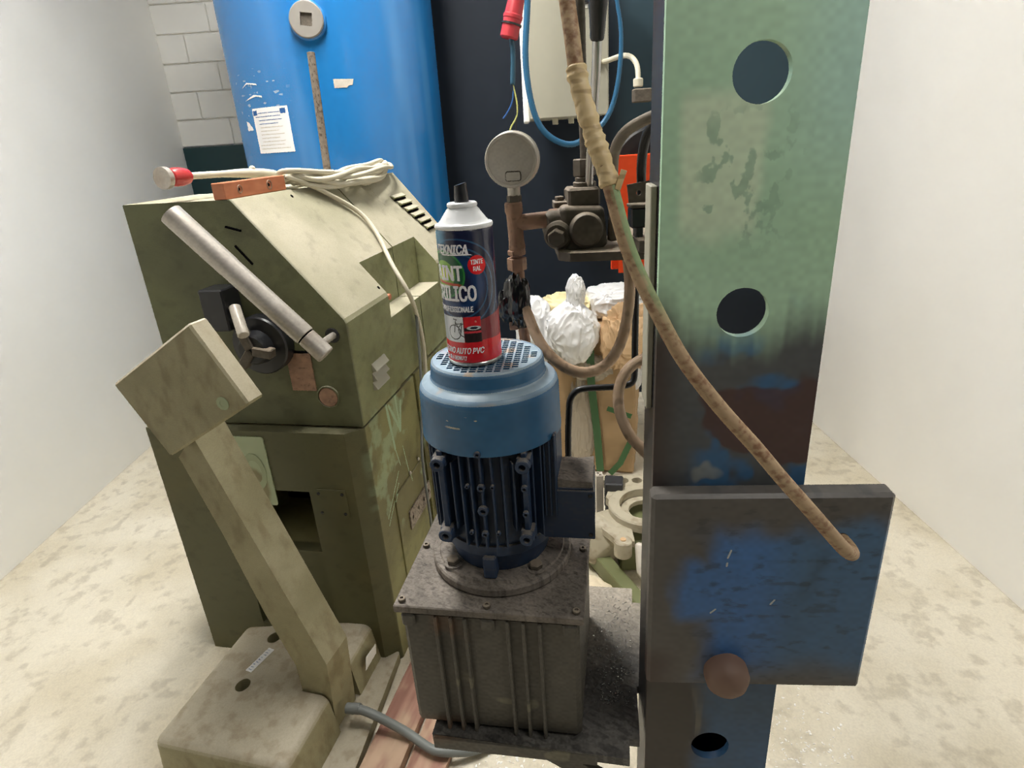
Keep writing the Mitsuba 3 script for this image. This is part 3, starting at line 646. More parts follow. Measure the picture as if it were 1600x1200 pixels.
# on top of the lathe
ob = cbox(.014, .118, .0165, .0015)
add('orange_bar__body', fl_(tr(ob, mv(-.232, .117, 1.2352))), 'worn_orange', False)
for v_, r in ((.052, .009), (.165, .011)):
    add('orange_bar__counterbore', fl_(tr(ring(r, r * .72, .004), rot([0, 1, 0], 90), mv(-.2205, v_, 1.2352))), 'rusty_fitting')
    add('orange_bar__screw', fl_(tr(cyl(r * .35, .003), rot([0, 1, 0], 90), mv(-.2200, v_ - .002, 1.2352))), 'black_hole')
tag('orange_bar', 'worn orange metal strip with round screw holes on the lathe top edge', 'metal strip')
hp = [FLp(-.34, -.01, 1.272), FLp(-.32, .10, 1.269), FLp(-.30, .23, 1.262), FLp(-.285, .36, 1.252)]
add('red_handled_tool__handle', tr(lathe([(0, 0), (.012, 0), (.0165, .004), (.019, .014), (.019, .03), (.016, .048), (.010, .056), (0, .057)], 32), along(FLp(-.335, -.005, 1.268), FLp(-.325, .10, 1.266))), 'handle_red', 30)
add('red_handled_tool__ferrule', tr(lathe([(0, 0), (.022, 0), (.022, .012), (.017, .016), (0, .016)], 32), along(FLp(-.338, -.022, 1.268), FLp(-.325, .10, 1.266))), 'bar_steel', 30)
add('red_handled_tool__blade', tube([FLp(-.33, .05, 1.267), FLp(-.31, .16, 1.264), FLp(-.295, .26, 1.258), FLp(-.285, .34, 1.248)], .0085, rad=lambda t: .0075 + .004 * np.sin(np.pi * np.clip((t - .3) / .7, 0, 1)) - .006 * np.clip((t - .9) / .1, 0, 1)), 'cable_white', True)
add('red_handled_tool__stud', tr(trimesh.creation.icosphere(2, .0075), mv(*FLp(-.298, .235, 1.270))), 'cable_white', True)
tag('red_handled_tool', 'tool with a rounded red handle and pale shaft on the lathe top', 'tool')

# coil of white cable and its tail
def sup(s): return ZT + .009 if s < -.21 else ZT + .009 - (s + .21) * 1.225
coil = []
for i in range(9):
    ph = rng.uniform(-.4, .4); a_ = .055 + .016 * rng.uniform(-1, 1) ; b_ = .30 + .035 * rng.uniform(-1, 1); cs, cv = -.235 + .018 * rng.uniform(-1, 1), .575 + .02 * rng.uniform(-1, 1); lift = .004 + .0052 * i
    for j in range(12):
        t = j * 2 * math.pi / 12 + ph * .2
        s = cs + a_ * math.cos(t) + .006 * rng.uniform(-1, 1); v_ = cv + b_ * math.sin(t)
        coil.append((s, v_, max(sup(s), ZT - .02) + lift * (.55 + .45 * math.cos(t + ph)) + .004 * rng.uniform(-1, 1)))
coil = [FLp(*q) for q in coil]
tail = [(-.5085, 1.5533, 1.2471), (-.475, 1.6224, 1.2213), (-.4261, 1.6952, 1.1761), (-.3806, 1.7309, 1.1311), (-.3369, 1.7041, 1.0717), (-.3012, 1.6448, 1.0069), (-.2622, 1.6098, .9372), (-.2521, 1.6555, .8527), (-.2477, 1.6752, .7706), (-.2491, 1.6687, .7042), (-.252, 1.6378, .6164), (-.2553, 1.6138, .4823), (-.255, 1.6288, .3528), (-.2546, 1.6304, .2479), (-.25, 1.63, .03)]
add('extension_cord__coil', tube(coil, .0068, 8, 5), 'cable_white', True)
add('extension_cord__tail', tube(tail, .0062, 10, 8), 'cable_white', True)
tag('extension_cord', 'off-white cable coiled on the lathe top with one end hanging down', 'cable')
add('hanging_cable', tube([(-.2562, 1.6385, .888), (-.2543, 1.6455, .8832), (-.2546, 1.6442, .7907), (-.2574, 1.6315, .7088), (-.2631, 1.5967, .5946), (-.2703, 1.5554, .4929), (-.2714, 1.5414, .4062), (-.27, 1.54, .2)], .0042, 8, 6), 'cable_grey', True)
tag('hanging_cable', 'thin dark cable hanging beside the pale one down the lathe end', 'cable')
add('steel_rod', tr(lathe([(0, 0), (.0105, 0), (.0105, .334), (.0095, .336), (0, .336)], 24), along(FLp(-.262, .54, 1.212), FLp(-.262, .56, 1.56))), 'rod_rust', 30)
tag('steel_rod', 'upright rusty steel rod standing in the cable coil', 'rod')

# ================================================================ pedestal stand, lower left
FQ = frame((-.352, 1.265, 0), 17.6); P = 'pedestal_stand'
def fq(m): return tr(m, FQ)
fg = Polygon([(0, 0), (.05, -.325), (.068, -.44), (-.36, -.44), (-.40, -.075)]).buffer(-.006).buffer(.006, 4)
add(P + '__flange', fq(tr(prism(fg, .028), mv(0, 0, .002))), 'pedestal_paint', False)
def blob(pts, r):
    ms = [m3.Manifold.sphere(r, 20).translate(q) for q in pts]; return m3.Manifold.batch_hull(ms)
r_ = .022
c_ = [(-.075, -.03), (-.055, -.41), (-.345, -.42), (-.365, -.115)]
body = blob([(x, y, .118) for x, y in c_] + [(x + (.012 if x > -.2 else -.012), y, .03) for x, y in c_], r_) ^ m3.Manifold.cube([2, 2, .3], True).translate([0, 0, .18])
slot = mf(tr(trimesh.creation.box((.10, .103, .2)), mv(-.062, -.2025, .13)))
hl = [(-.262, -.272), (-.282, -.125)]
hc = [mf(tr(cyl(.0185, .08, 32), np.diag([.9, 1.0, 1, 1]), mv(x, y, .10))) for x, y in hl]
bd_ = body - slot
for h_ in hc: bd_ = bd_ - h_
add(P + '__casting', fq(tm(bd_)), 'pedestal_paint', 40)
for x, y in hl: add(P + '__casting__hole_bottom', fq(tr(cyl(.018, .002, 24), mv(x, y, .101))), 'black_hole')
lb = tr(prism(sbox(-.009, -.038, .009, .038), .0005), rot([0, 0, 1], -9), mv(-.270, -.197, .1402)); lk = add(P + '__casting__label_strip', fq(lb), 'paper_white', False); labels[lk] = {'label': 'small white printed label strip'}
for i in range(9):
    add(P + '__casting__label_print', fq(tr(prism(sbox(-.0055, -.0012, .004 - .002 * (i % 3), .0002), .0002), rot([0, 0, 1], -9), mv(-.270 + .0012 * (i - 4), -.197 + .0078 * (i - 4), .1407))), 'print_ink', False)
arm = [(-.042, .03), (-.029, .236), (-.222, .795), (-.272, .740), (-.214, .555), (-.161, .354), (-.114, .215), (-.112, .03)]
arm = Polygon(arm); armm = tr(prism(arm, .086), SIDE, mv(0, -.164, 0))
add(P + '__arm', fq(armm), 'pedestal_paint', False)
hd = cbox(.125, .022, .085, .004); hd = tr(hd, mv(-.125, 0, .085), rot([0, 1, 0], -30), mv(-.026, -.272, .893 ))
hx = mf(hd) - mf(tr(cyl(.006, .08, 20), rot([1, 0, 0], 90), mv(-.082, -.23, .892)))
add(P + '__head', fq(tm(hx)), 'pedestal_paint', False)
add(P + '__head__hole_rim', fq(tr(ring(.013, .006, .0012), rot([1, 0, 0], 90), mv(-.082, -.2942, .892))), 'mint_paint')
add(P + '__head__hole_back', fq(tr(cyl(.006, .002, 20), rot([1, 0, 0], 90), mv(-.082, -.262, .892))), 'black_hole')
pp_ = tr(prism(Polygon([(0, 0), (.055, .004), (.06, .03), (.01, .034)]), .001), M_, mv(-.0325, -.115, .075)); add(P + '__casting__bare_patch', fq(pp_), 'wall_white', False)
tag(P, 'beige cast machine stand with a leaning square arm and a round-holed base', 'machine stand')
cg = [(-.440, 1.055, .078), (-.415, 1.05, .080), (-.375, 1.035, .076), (-.330, 1.02, .058), (-.285, 1.0, .043), (-.230, .965, .036), (-.190, .962, .030), (-.14, .972, .018), (-.06, 1.01, .012), (.05, 1.06, .011)]
add('grey_conduit__hose', tube(cg, .0105, 14, 8), 'cable_grey', True)
add('grey_conduit__end_sleeve', tr(lathe([(0, 0), (.0125, 0), (.0125, .032), (.0118, .034), (0, .034)], 28), along(cg[0], cg[1])), 'cable_grey', 30)
tag('grey_conduit', 'thick grey cable leaving the foot of the beige stand', 'cable')
# floor planks
def plank(x0, y0, x1, y1, w, z, t):
    d = np.array([x1 - x0, y1 - y0]); Ln = np.linalg.norm(d); m = trimesh.creation.box((w, Ln, t)); m = m.subdivide().subdivide().subdivide()
    vv = np.asarray(m.vertices); n_ = meshkit.fbm(np.c_[vv[:, 0] * 50, vv[:, 1] * 9, vv[:, 2] * 50], 3) - .5
    e = np.abs(vv[:, 0]) > w * .49; vv[:, 0] += np.where(e, .008 * n_, 0); vv[:, 2] += .004 * n_ * (vv[:, 2] > 0); m.vertices = vv
    M = np.eye(4); M[:2, 1] = d / Ln; M[:2, 0] = (M[1, 1], -M[0, 1]); M[:3, 3] = ((x0 + x1) / 2, (y0 + y1) / 2, z + t / 2); return tr(m, M)
add('red_plank', plank(-.371, .86, -.262, 1.27, .088, .001, .026), 'red_wood', True); tag('red_plank', 'wide worn red wooden plank on the floor beside the beige stand', 'plank')
add('red_plank', plank(-.286, .80, -.208, 1.085, .088, .001, .016), 'red_wood', True); tag('red_plank_001', 'narrow red plank with a splintered edge under the grey cable', 'plank')

# ================================================================ compressed-air receiver
RC, RR = np.array([-.615, 2.728]), .40
def on_cyl(deg, z, off=0): a = math.radians(deg); return (RC[0] + (RR + off) * math.sin(a), RC[1] - (RR + off) * math.cos(a), z)
def cylframe(deg, z, off=0):
    a = math.radians(deg); M = np.eye(4); M[:3, 0] = (math.cos(a), math.sin(a), 0); M[:3, 1] = (0, 0, 1); M[:3, 2] = (math.sin(a), -math.cos(a), 0); M[:3, 3] = on_cyl(deg, z, off); return M
def bendR(mesh, deg, z, off=.001):
    v, f = trimesh.remesh.subdivide_to_size(np.asarray(mesh.vertices), np.asarray(mesh.faces), .02); a = v[:, 0] / RR + math.radians(deg); R = RR + off + v[:, 2]
    return trimesh.Trimesh(np.stack([RC[0] + R * np.sin(a), RC[1] - R * np.cos(a), z + v[:, 1]], 1), f, process=False)
shell = lathe([(0, .12), (.20, .14), (.34, .20), (.40, .32), (.40, 2.20), (.34, 2.32), (.20, 2.38), (0, 2.40)], 96)
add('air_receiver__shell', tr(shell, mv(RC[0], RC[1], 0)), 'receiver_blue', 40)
for a in (0, 120, 240):
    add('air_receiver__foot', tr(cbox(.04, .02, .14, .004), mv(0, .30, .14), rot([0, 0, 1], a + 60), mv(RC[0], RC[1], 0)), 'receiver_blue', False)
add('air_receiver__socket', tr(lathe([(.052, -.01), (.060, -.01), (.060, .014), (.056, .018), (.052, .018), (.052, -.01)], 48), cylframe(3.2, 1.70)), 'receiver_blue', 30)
plg = tm(mf(cyl(.055, .030, 48, .003)) - mf(tr(trimesh.creation.box((.038, .038, .02)), mv(0, 0, .030))))
k = add('air_receiver__plug', tr(plg, rot([0, 0, 1], -8), cylframe(3.2, 1.70, -.002)), 'plug_grey', 30); labels[k] = {'label': 'grey round threaded plug with a square recess'}
add('air_receiver__plug__recess_shade', tr(cbox(.0185, .0185, .0005, .0001, at=(0, 0, .0206)), rot([0, 0, 1], -8), cylframe(3.2, 1.70, -.002)), 'dusty_iron', False)  # darker square painting in the shade inside the recess
add('air_receiver__sticker', bendR(prism(sbox(-.084, -.075, .084, .075), .0008), -26.5, 1.378), 'paper_white', False)
labels['air_receiver__sticker'] = {'label': 'white printed data sticker'}
for i in range(11):
    w_ = .070 if i in (1, 9, 10) else .055; zz = .058 - i * .0118
    add('air_receiver__sticker__print_line', bendR(prism(sbox(-w_, -.0012, w_ - .02 * (i % 2), .0012), .0004), -26.5, 1.378 + zz, .0020), 'print_ink' if i < 4 else 'gauge_metal', False)
for x in (-.070, .062):
    add('air_receiver__sticker__print_block', bendR(prism(sbox(x - .010, -.008, x + .012, .008), .0004), -26.5, 1.378 + .060, .0020), 'wire_blue', False)
tp_ = Polygon([(-.034, -.016), (.010, -.016), (.014, -.010), (.028, -.008), (.034, .010), (-.034, .012)])
k = add('air_receiver__torn_sticker', bendR(prism(tp_, .0008), 15.5, 1.512), 'gauge_metal', False); labels[k] = {'label': 'torn grey remnant of a sticker'}
for (dg, z, pts) in [(-44, 1.395, [(-.02, -.012), (.022, -.012), (.016, .0), (-.004, .016), (-.018, .02)]), (-36, 1.485, [(-.05, -.004), (.02, .006), (.05, .0), (.05, .006), (.01, .012)]), (-36, 1.525, [(-.06, -.004), (-.02, .008), (.04, 0), (.03, .006), (-.02, .013)])]:
    add('air_receiver__torn_sticker', bendR(prism(Polygon(pts), .0006), dg, z), 'paper_white', False)
tag('air_receiver', 'tall glossy blue compressed air tank behind the lathe', 'air tank')

# ================================================================ electrical enclosure and what hangs round it
EN = frame((.142, 2.45, 1.356), 2.0); N = 'electrical_enclosure'
def fe(m): return tr(m, EN)
add(N + '__body', fe(cbox(.140, .14, .30, .006, at=(.125, .14, .30))), 'enclosure_grey', False)
add(N + '__door', fe(cbox(.143, .010, .302, .006, at=(.135, -.012, .302))), 'enclosure_grey', False)
add(N + '__side_flange', fe(cbox(.010, .13, .302, .003, at=(-.021, .13, .295))), 'wall_white', False)
add(N + '__lock', fe(tr(lathe([(0, 0), (.017, 0), (.017, .004), (.011, .010), (.0095, .022), (0, .022)], 32), rot([1, 0, 0], 90), mv(.236, -.022, .175))), 'cable_white', 30)
add(N + '__warning_label', fe(cbox(.021, .0005, .030, .0002, at=(.168, -.0226, .252))), 'paper_white', False)
tri = Polygon([(-.010, -.008), (.010, -.008), (0, .010)])
add(N + '__warning_label__triangle', fe(tr(prism(tri, .0004), SIDE, mv(.160, -.0231, .268))), 'sign_yellow', False)
add(N + '__warning_label__bolt', fe(tr(prism(Polygon([(.0008, .006), (-.002, -.0005), (.0, -.0005), (-.001, -.006), (.0022, .0012), (.0004, .0012)]), .0003), SIDE, mv(.160, -.0235, .266))), 'print_black', False)
add(N + '__warning_label__red_bar', fe(cbox(.021, .0003, .0028, .0001, at=(.168, -.0232, .250))), 'plug_red', False)
for i in range(4): add(N + '__warning_label__print_line', fe(cbox(.014, .0002, .0011, .0001, at=(.169, -.0232, .242 - i * .0048))), 'print_ink', False)
for i in range(3): add(N + '__warning_label__print_line', fe(cbox(.006, .0002, .0011, .0001, at=(.180, -.0232, .272 - i * .0050))), 'print_ink', False)
t2 = Polygon([(-.014, -.011), (.014, -.011), (0, .014)])
add(N + '__hazard_sign', fe(tr(prism(t2, .0006), SIDE, mv(.176, -.0222, .304))), 'print_black', False)
add(N + '__hazard_sign__face', fe(tr(prism(t2.buffer(-.0022), .0004), SIDE, mv(.176, -.0227, .304))), 'sign_yellow', False)
add(N + '__switch_plate', fe(cbox(.018, .002, .020, .001, at=(.188, -.0235, .362))), 'wall_white', False)
add(N + '__switch_plate__switch', fe(tr(lathe([(0, 0), (.016, 0), (.013, .012), (0, .012)], 28), rot([1, 0, 0], 90), mv(.200, -.0255, .368))), 'black_plastic')
for x in (.085, .145): add(N + '__gland', fe(tr(cyl(.011, .022, 20), mv(x, .04, -.020))), 'cable_white')
tag(N, 'pale grey electrical cabinet on the dark wall with a small warning label', 'electrical cabinet')
add('cabinet_bracket', cbox(.12, .14, .012, .002, at=(.28, 2.86, 1.45)), 'block_black', False); tag('cabinet_bracket', 'dark bracket behind the pale electrical cabinet', 'bracket')

def unp(): pass
add('red_plug__housing', tr(lathe([(0, 0), (.022, 0), (.026, .004), (.026, .050), (.028, .052), (.028, .060), (.0255, .063), (.022, .12), (.013, .135), (.012, .150), (0, .150)], 32), along((.057, 2.0, 1.565), (.083, 2.0, 1.655))), 'plug_red', 30)
add('red_plug__collar', tr(lathe([(.0282, 0), (.0295, 0), (.0295, .005), (.0282, .005), (.0282, 0)], 32), along((.0665, 2.0, 1.598), (.083, 2.0, 1.655))), 'black_rubber')
add('red_plug__cable', tube([(.062, 2.0, 1.575), (.067, 2.0, 1.54), (.066, 2.0, 1.50), (.061, 2.0, 1.445)], .0075, 12), 'cable_teal', True)
add('red_plug__wire', tube([(.061, 2.0, 1.45), (.060, 2.0, 1.41), (.050, 2.0, 1.385), (.034, 2.0, 1.363), (.026, 2.0, 1.355)], .0024, 8), 'wire_blue', True)
add('red_plug__wire', tube([(.061, 2.0, 1.45), (.066, 2.0, 1.425), (.071, 2.0, 1.39), (.066, 2.0, 1.355), (.052, 2.0, 1.335), (.046, 2.0, 1.31)], .0026, 8), 'wire_yellow', True)
add('red_plug__wire', tube([(.061, 2.0, 1.45), (.064, 2.0, 1.41), (.068, 2.0, 1.37), (.064, 2.0, 1.33), (.063, 2.0, 1.31)], .0022, 8), 'black_rubber', True)
add('red_plug__upper_cable', tube([(.084, 2.0, 1.70), (.092, 2.0, 1.75), (.094, 2.0, 1.9), (.09, 2.02, 2.3), (.09, 2.05, CEIL)], .0085, 10), 'dusty_iron', True)
tag('red_plug', 'red industrial plug hanging with a cut blue cable and bare wires', 'plug')
bh = [(.12, 2.2, 2.4), (.127, 2.2, 2.0), (.128, 2.2, 1.694), (.114, 2.2, 1.554), (.122, 2.2, 1.423), (.163, 2.2, 1.314), (.237, 2.2, 1.269), (.281, 2.2, 1.273), (.346, 2.2, 1.312), (.389, 2.2, 1.369), (.416, 2.2, 1.481), (.419, 2.2, 1.607), (.403, 2.2, 1.70), (.39, 2.2, 2.0), (.39, 2.2, 2.4)]
add('blue_air_hose', tube(bh, .0085, 12, 8, rad=lambda t: .0098 - .0042 * np.clip((t - .5) * 3, 0, 1)), 'cable_blue', True); tag('blue_air_hose', 'blue hose hanging in a loop below the pale electrical cabinet', 'hose')
wc = [(.400, 2.42, 1.530), (.430, 2.30, 1.530), (.455, 2.22, 1.520), (.468, 2.18, 1.490), (.468, 2.16, 1.455), (.466, 2.15, 1.44)]
add('sensor_cable__cable', tube(wc, .0085, 12), 'cable_white', True)
add('sensor_cable__gland', cyl(.016, .026, 20, .003, at=(.466, 2.15, 1.425)), 'cable_white')
add('sensor_cable__connector', tr(cbox(.028, .022, .020, .003), mv(.478, 2.15, 1.400)), 'dusty_iron', False)
add('sensor_cable__stud', tr(cyl(.012, .066, 20), rot([0, 1, 0], 90), mv(.498, 2.15, 1.405)), 'gauge_metal')
tag('sensor_cable', 'pale cable with a grey metal connector right of the electrical cabinet', 'cable')
add('dark_post', cbox(.022, .022, .72, .002, at=(.585, 2.15, .722)), 'dusty_iron', False); tag('dark_post', 'dark upright post behind the green press upright', 'post')

# ================================================================ gauge, fittings and hand valve on the press
YG = .84
G = 'pressure_gauge'
back = lathe([(0, .0016), (.0296, .0016), (.0300, 0), (.0325, 0), (.0337, .0012), (.0342, .004), (.0342, .022), (.0355, .0235), (.0355, .029), (.033, .031), (0, .031)], 64)
gm = tr(back, rot([1, 0, 0], -90))
GF = frame((.0173, .826, 1.2735), 8)
add(G + '__case', tr(gm, GF), 'gauge_metal', 30)
bd2 = sbox(-.007, -.003, .007, .003).buffer(.002, 8)
add(G + '__vent_shadow_gap', tr(tr(prism(bd2.buffer(.0014, 8), .0006), SIDE, mv(.002, .0020, -.0195)), GF), 'dusty_iron', 30)  # dark backing drawn as the shadow gap round the vent plug
add(G + '__vent_plug', tr(tr(prism(bd2, .0050), SIDE, mv(.002, .0020, -.0195)), GF), 'gauge_metal', 30)
add(G + '__stem', tr(cyl(.0085, .020, 20), mv(.0, .015, -.053), GF), 'gauge_metal')
add(G + '__hex', tr(hexn(.0100, .012), mv(.0, .015, -.0555), GF), 'dusty_iron', False)
tag(G, 'round grey pressure gauge seen from its blank back', 'gauge')
F = 'pipe_tee'
add(F + '__body', tr(lathe([(0, 0), (.0105, 0), (.0115, .004), (.0105, .012), (.0105, .048), (.012, .052), (.012, .062), (.0105, .064), (0, .064)], 24), along((.0195, YG, 1.157), (.0175, YG, 1.222))), 'rusty_fitting', 30)
add(F + '__branch', tr(lathe([(0, 0), (.0108, 0), (.0108, .044), (.013, .046), (.013, .056), (0, .056)], 24), along((.020, YG, 1.1935), (.08, YG, 1.1965))), 'rusty_fitting', 30)
add(F + '__union_nut', tr(hexn(.0135, .0175), along((.0180, YG, 1.130), (.0180, YG, 1.16))), 'rusty_fitting', False)
add(F + '__union_nut', tr(hexn(.0125, .0075), along((.0185, YG, 1.1505), (.0185, YG, 1.16))), 'rusty_fitting', False)
add(F + '__down_pipe', tube([(.0185, YG, 1.135), (.0205, YG, 1.11), (.0205, YG, 1.07), (.023, YG, 1.03), (.027, YG, .98), (.027, YG, .90), (.027, YG, .772)], .0078, 14), 'rusty_fitting', True)
tp2 = crumple((.0150, YG - .003, 1.086), (.0175, .015, .036), .6, 1.5, 41, 4)
k = add(F + '__tape_wrap', tp2, 'black_tape', 25); labels[k] = {'label': 'shiny black tape wrapped round the pipe'}
add(F + '__tape_wrap__loose_fold', crumple((.000, YG - .006, 1.080), (.013, .007, .022), .6, 1.4, 43, 4), 'black_tape', 25)
add(F + '__clamp', tr(ring(.0105, .0078, .008), mv(.0215, YG, 1.049)), 'black_rubber')
add(F + '__clamp__screw', tr(cbox(.006, .005, .006, .001), mv(.008, YG - .006, 1.053)), 'rusty_fitting', False)
tag(F, 'rusty brown pipe tee below the pressure gauge with black tape on it', 'pipe fitting')
V = 'hand_valve'
body = m3.Manifold.batch_hull([m3.Manifold.sphere(.008, 16).translate(q) for q in [(.086, .822, 1.205), (.128, .822, 1.203), (.132, .822, 1.165), (.118, .822, 1.152), (.092, .822, 1.158), (.086, .89, 1.205), (.128, .89, 1.203), (.132, .89, 1.165), (.092, .89, 1.158)]])
add(V + '__body', tm(body), 'dusty_iron', 40)
add(V + '__end_cap', tr(lathe([(0, 0), (.0225, 0), (.0225, .007), (.0205, .012), (.019, .0135), (0, .0140)], 48), along((.1105, .8145, 1.1825), (.1095, .78, 1.184))), 'dusty_iron', 30)
add(V + '__side_boss', tr(lathe([(0, 0), (.020, 0), (.020, .026), (.0165, .034), (0, .034)], 32), along((.092, .845, 1.190), (.058, .835, 1.187))), 'dusty_iron', 30)
add(V + '__port_nut', tr(lathe([(0, 0), (.0185, 0), (.0185, .012), (.015, .017), (0, .017)], 32), along((.076, .826, 1.178), (.071, .806, 1.176))), 'dusty_iron', 30)
add(V + '__port_nut__hex', tr(hexn(.0115, .016), along((.0725, .812, 1.1765), (.068, .794, 1.175))), 'dusty_iron', False)
add(V + '__top_block', tr(cbox(.021, .024, .012, .003), mv(.111, .85, 1.222)), 'dusty_iron', False)
for z, r, h in [(1.232, .0155, .008), (1.239, .0125, .007)]: add(V + '__top_fitting', cyl(r, h, 24, .001, at=(.1150, .855, z)), 'dusty_iron')
add(V + '__top_nut', tr(hexn(.0150, .022), mv(.1155, .857, 1.2465)), 'dusty_iron', False)
for x, z in [(.082, 1.224), (.095, 1.233)]: add(V + '__bolt', tr(hexn(.0065, .010), mv(x, .868, z - .012)), 'dusty_iron', False)
add(V + '__flange_ear', cbox(.010, .018, .005, .001, at=(.083, .865, 1.211)), 'dusty_iron', False)
mp = Polygon([(.072, .80), (.086, .785), (.205, .765), (.205, .905), (.075, .905)]).buffer(-.004).buffer(.004)
add(V + '__mount_plate', tr(prism(mp, .011), mv(0, 0, 1.147)), 'dusty_iron', False)
add(V + '__mount_plate__wall_bracket', cbox(.030, .070, .008, .001, at=(.200, .835, 1.164)), 'dusty_iron', False)
add(V + '__lever', tube([(.1195, .845, 1.232), (.1200, .83, 1.2751), (.1215, .80, 1.3401), (.1213, .775, 1.402)], .0052, 14), 'chrome', True)
kn = lathe([(0, 0), (.0070, 0), (.0080, .002), (.0092, .020), (.0108, .040), (.0110, .048), (.0098, .055), (.006, .059), (0, .060)], 32)
k = add(V + '__lever__knob', tr(kn, along((.1213, .776, 1.396), (.1206, .757, 1.445))), 'black_plastic', True); labels[k] = {'label': 'black plastic lever knob'}
tag(V, 'dusty dark hydraulic hand valve with an upright chrome lever', 'valve')
add('hose_clip__block', cbox(.0125, .012, .0125, .002, at=(.1770, .80, 1.196)), 'black_plastic', False)
add('hose_clip__stem', cbox(.0045, .010, .012, .001, at=(.1760, .80, 1.175)), 'black_plastic', False)
add('hose_clip__cap', cbox(.0135, .013, .0022, .001, at=(.1770, .80, 1.2105)), 'dusty_iron', False)
tag('hose_clip', 'small black block clip on the valve mounting plate', 'clip')
hp_ = tr(prism(Polygon([(0, 0), (.03, .002), (.03, .030), (-.003, .026)]), .002), SIDE); hpm = tm(mf(hp_) - mf(tr(cyl(.0032, .02, 16), rot([1, 0, 0], 90), mv(.0125, .01, .015))))
add('hanger_plate', tr(hpm, mv(.1690, .825, 1.2085)), 'dusty_iron', False); tag('hanger_plate', 'small grey metal plate with a hole above the black clip', 'plate')
# pipes and hoses of the press
add('upright_pipe', tube([(.1162, .857, 1.262), (.1159, .86, 1.3061), (.1145, .86, 1.3662), (.114, .86, 1.423), (.113, .86, 1.60), (.112, .86, 1.80)], .0062, 14), 'dusty_iron', True)
tag('upright_pipe', 'straight dark pipe rising from the top nut of the hand valve', 'pipe')
HB = [(.0500, .565, 1.62), (.0570, .563, 1.50), (.0639, .56, 1.3984), (.0661, .5533, 1.3751), (.0683, .5467, 1.3493), (.0726, .54, 1.3253), (.0801, .5333, 1.2975), (.0883, .5267, 1.2711), (.095, .52, 1.2444), (.1024, .5133, 1.2147), (.1144, .5067, 1.1829), (.1293, .5, 1.1513), (.1463, .4933, 1.1182), (.167, .4867, 1.0877), (.1891, .48, 1.0595), (.2113, .4733, 1.0334), (.2315, .4667, 1.0078), (.2519, .46, .9831), (.275, .455, .955), (.300, .46, .925), (.320, .48, .905), (.330, .515, .895)]
add('rusty_pressure_hose__hose', tube(HB, .0066, 16, 8), 'hose_rust', True)
HT = [HB[4], HB[5], HB[6], HB[7], (.0915, .5234, 1.258)]
pth = smoothpath(HT, 24); nT = len(pth)
tw = tube(pth, .008, 20, smooth=False, rad=lambda t: .0081 + .0005 * np.sin(t * 58 + 4 * np.sin(t * 11)) + .0004 * np.sin(t * 23))
vv = np.asarray(tw.vertices).copy(); vv += .0024 * (meshkit.fbm(vv * 190, 4)[:, None] - .5); tw.vertices = vv
k = add('rusty_pressure_hose__tape_wrap', tw, 'masking_tape', True); labels[k] = {'label': 'wrinkled beige tape wrapped round the hose'}
add('rusty_pressure_hose__tape_wrap__loose_end', tr(cbox(.0025, .0005, .008, .0002), rot([0, 1, 0], 20), mv(.0990, .5165, 1.263)), 'masking_tape', False)
tag('rusty_pressure_hose', 'long rusty hose with green paint slanting down across the press upright', 'hose')
HL = [(.0225, .842, 1.092), (.0242, .83, 1.0793), (.028, .825, 1.0711), (.0383, .81, 1.0432), (.0571, .79, 1.0168), (.0803, .78, 1.0009), (.1022, .78, .9946), (.1304, .79, .9993), (.1527, .80, 1.0235), (.1651, .81, 1.0612), (.1703, .82, 1.099), (.1693, .83, 1.1368), (.1659, .84, 1.165)]
add('looped_brown_hose', tube(HL, .0076, 14, 8), 'hose_brown', True); tag('looped_brown_hose', 'brown hose looping from the taped pipe up to the hand valve', 'hose')
HR = [(.21, .76, 1.035), (.1813, .74, 1.0274), (.1603, .735, 1.0201), (.1445, .73, 1.0054), (.1361, .72, .9814), (.1385, .71, .9566), (.15, .70, .9311), (.1638, .695, .9148), (.1766, .692, .9007), (.20, .69, .875)]
add('bowed_brown_hose', tube(HR, .0072, 14, 8), 'hose_brown', True); tag('bowed_brown_hose', 'brown hose bowing out from behind the press upright', 'hose')
HU = [(.215, .75, 1.322), (.1852, .76, 1.3138), (.1698, .77, 1.3076), (.1569, .78, 1.2995), (.1474, .79, 1.2858), (.1437, .80, 1.2653), (.1460, .81, 1.2355), (.1480, .82, 1.2024), (.148, .83, 1.165)]
add('dusty_bent_hose', tube(HU, .0068, 14, 8), 'hose_dusty', True); tag('dusty_bent_hose', 'dusty grey hose curving over from the press upright beside the orange bracket', 'hose')
HK = [(.215, .79, 1.325), (.1952, .80, 1.3074), (.1884, .81, 1.295), (.1856, .82, 1.2773), (.1858, .83, 1.2539), (.1885, .84, 1.2291), (.189, .842, 1.20)]
add('black_rubber_hose', tube(HK, .0062, 14, 8), 'black_rubber', True); tag('black_rubber_hose', 'black rubber hose curving down in front of the orange bracket', 'hose')
HT_ = [(.1872, .86, 1.15), (.1872, .86, 1.1346), (.1852, .85, 1.0629), (.1831, .84, .995), (.1822, .836, .967), (.1780, .832, .954), (.165, .83, .9500), (.1416, .83, .9493), (.1084, .83, .9497), (.094, .83, .946), (.0855, .83, .934), (.0830, .83, .918), (.0809, .83, .8851), (.0797, .83, .8388), (.0790, .83, .757)]
add('black_steel_tube', tube(HT_, .0048, 14, 8), 'black_rubber', True); tag('black_steel_tube', 'thin black steel tube bent at right angles down to the oil tank', 'pipe')

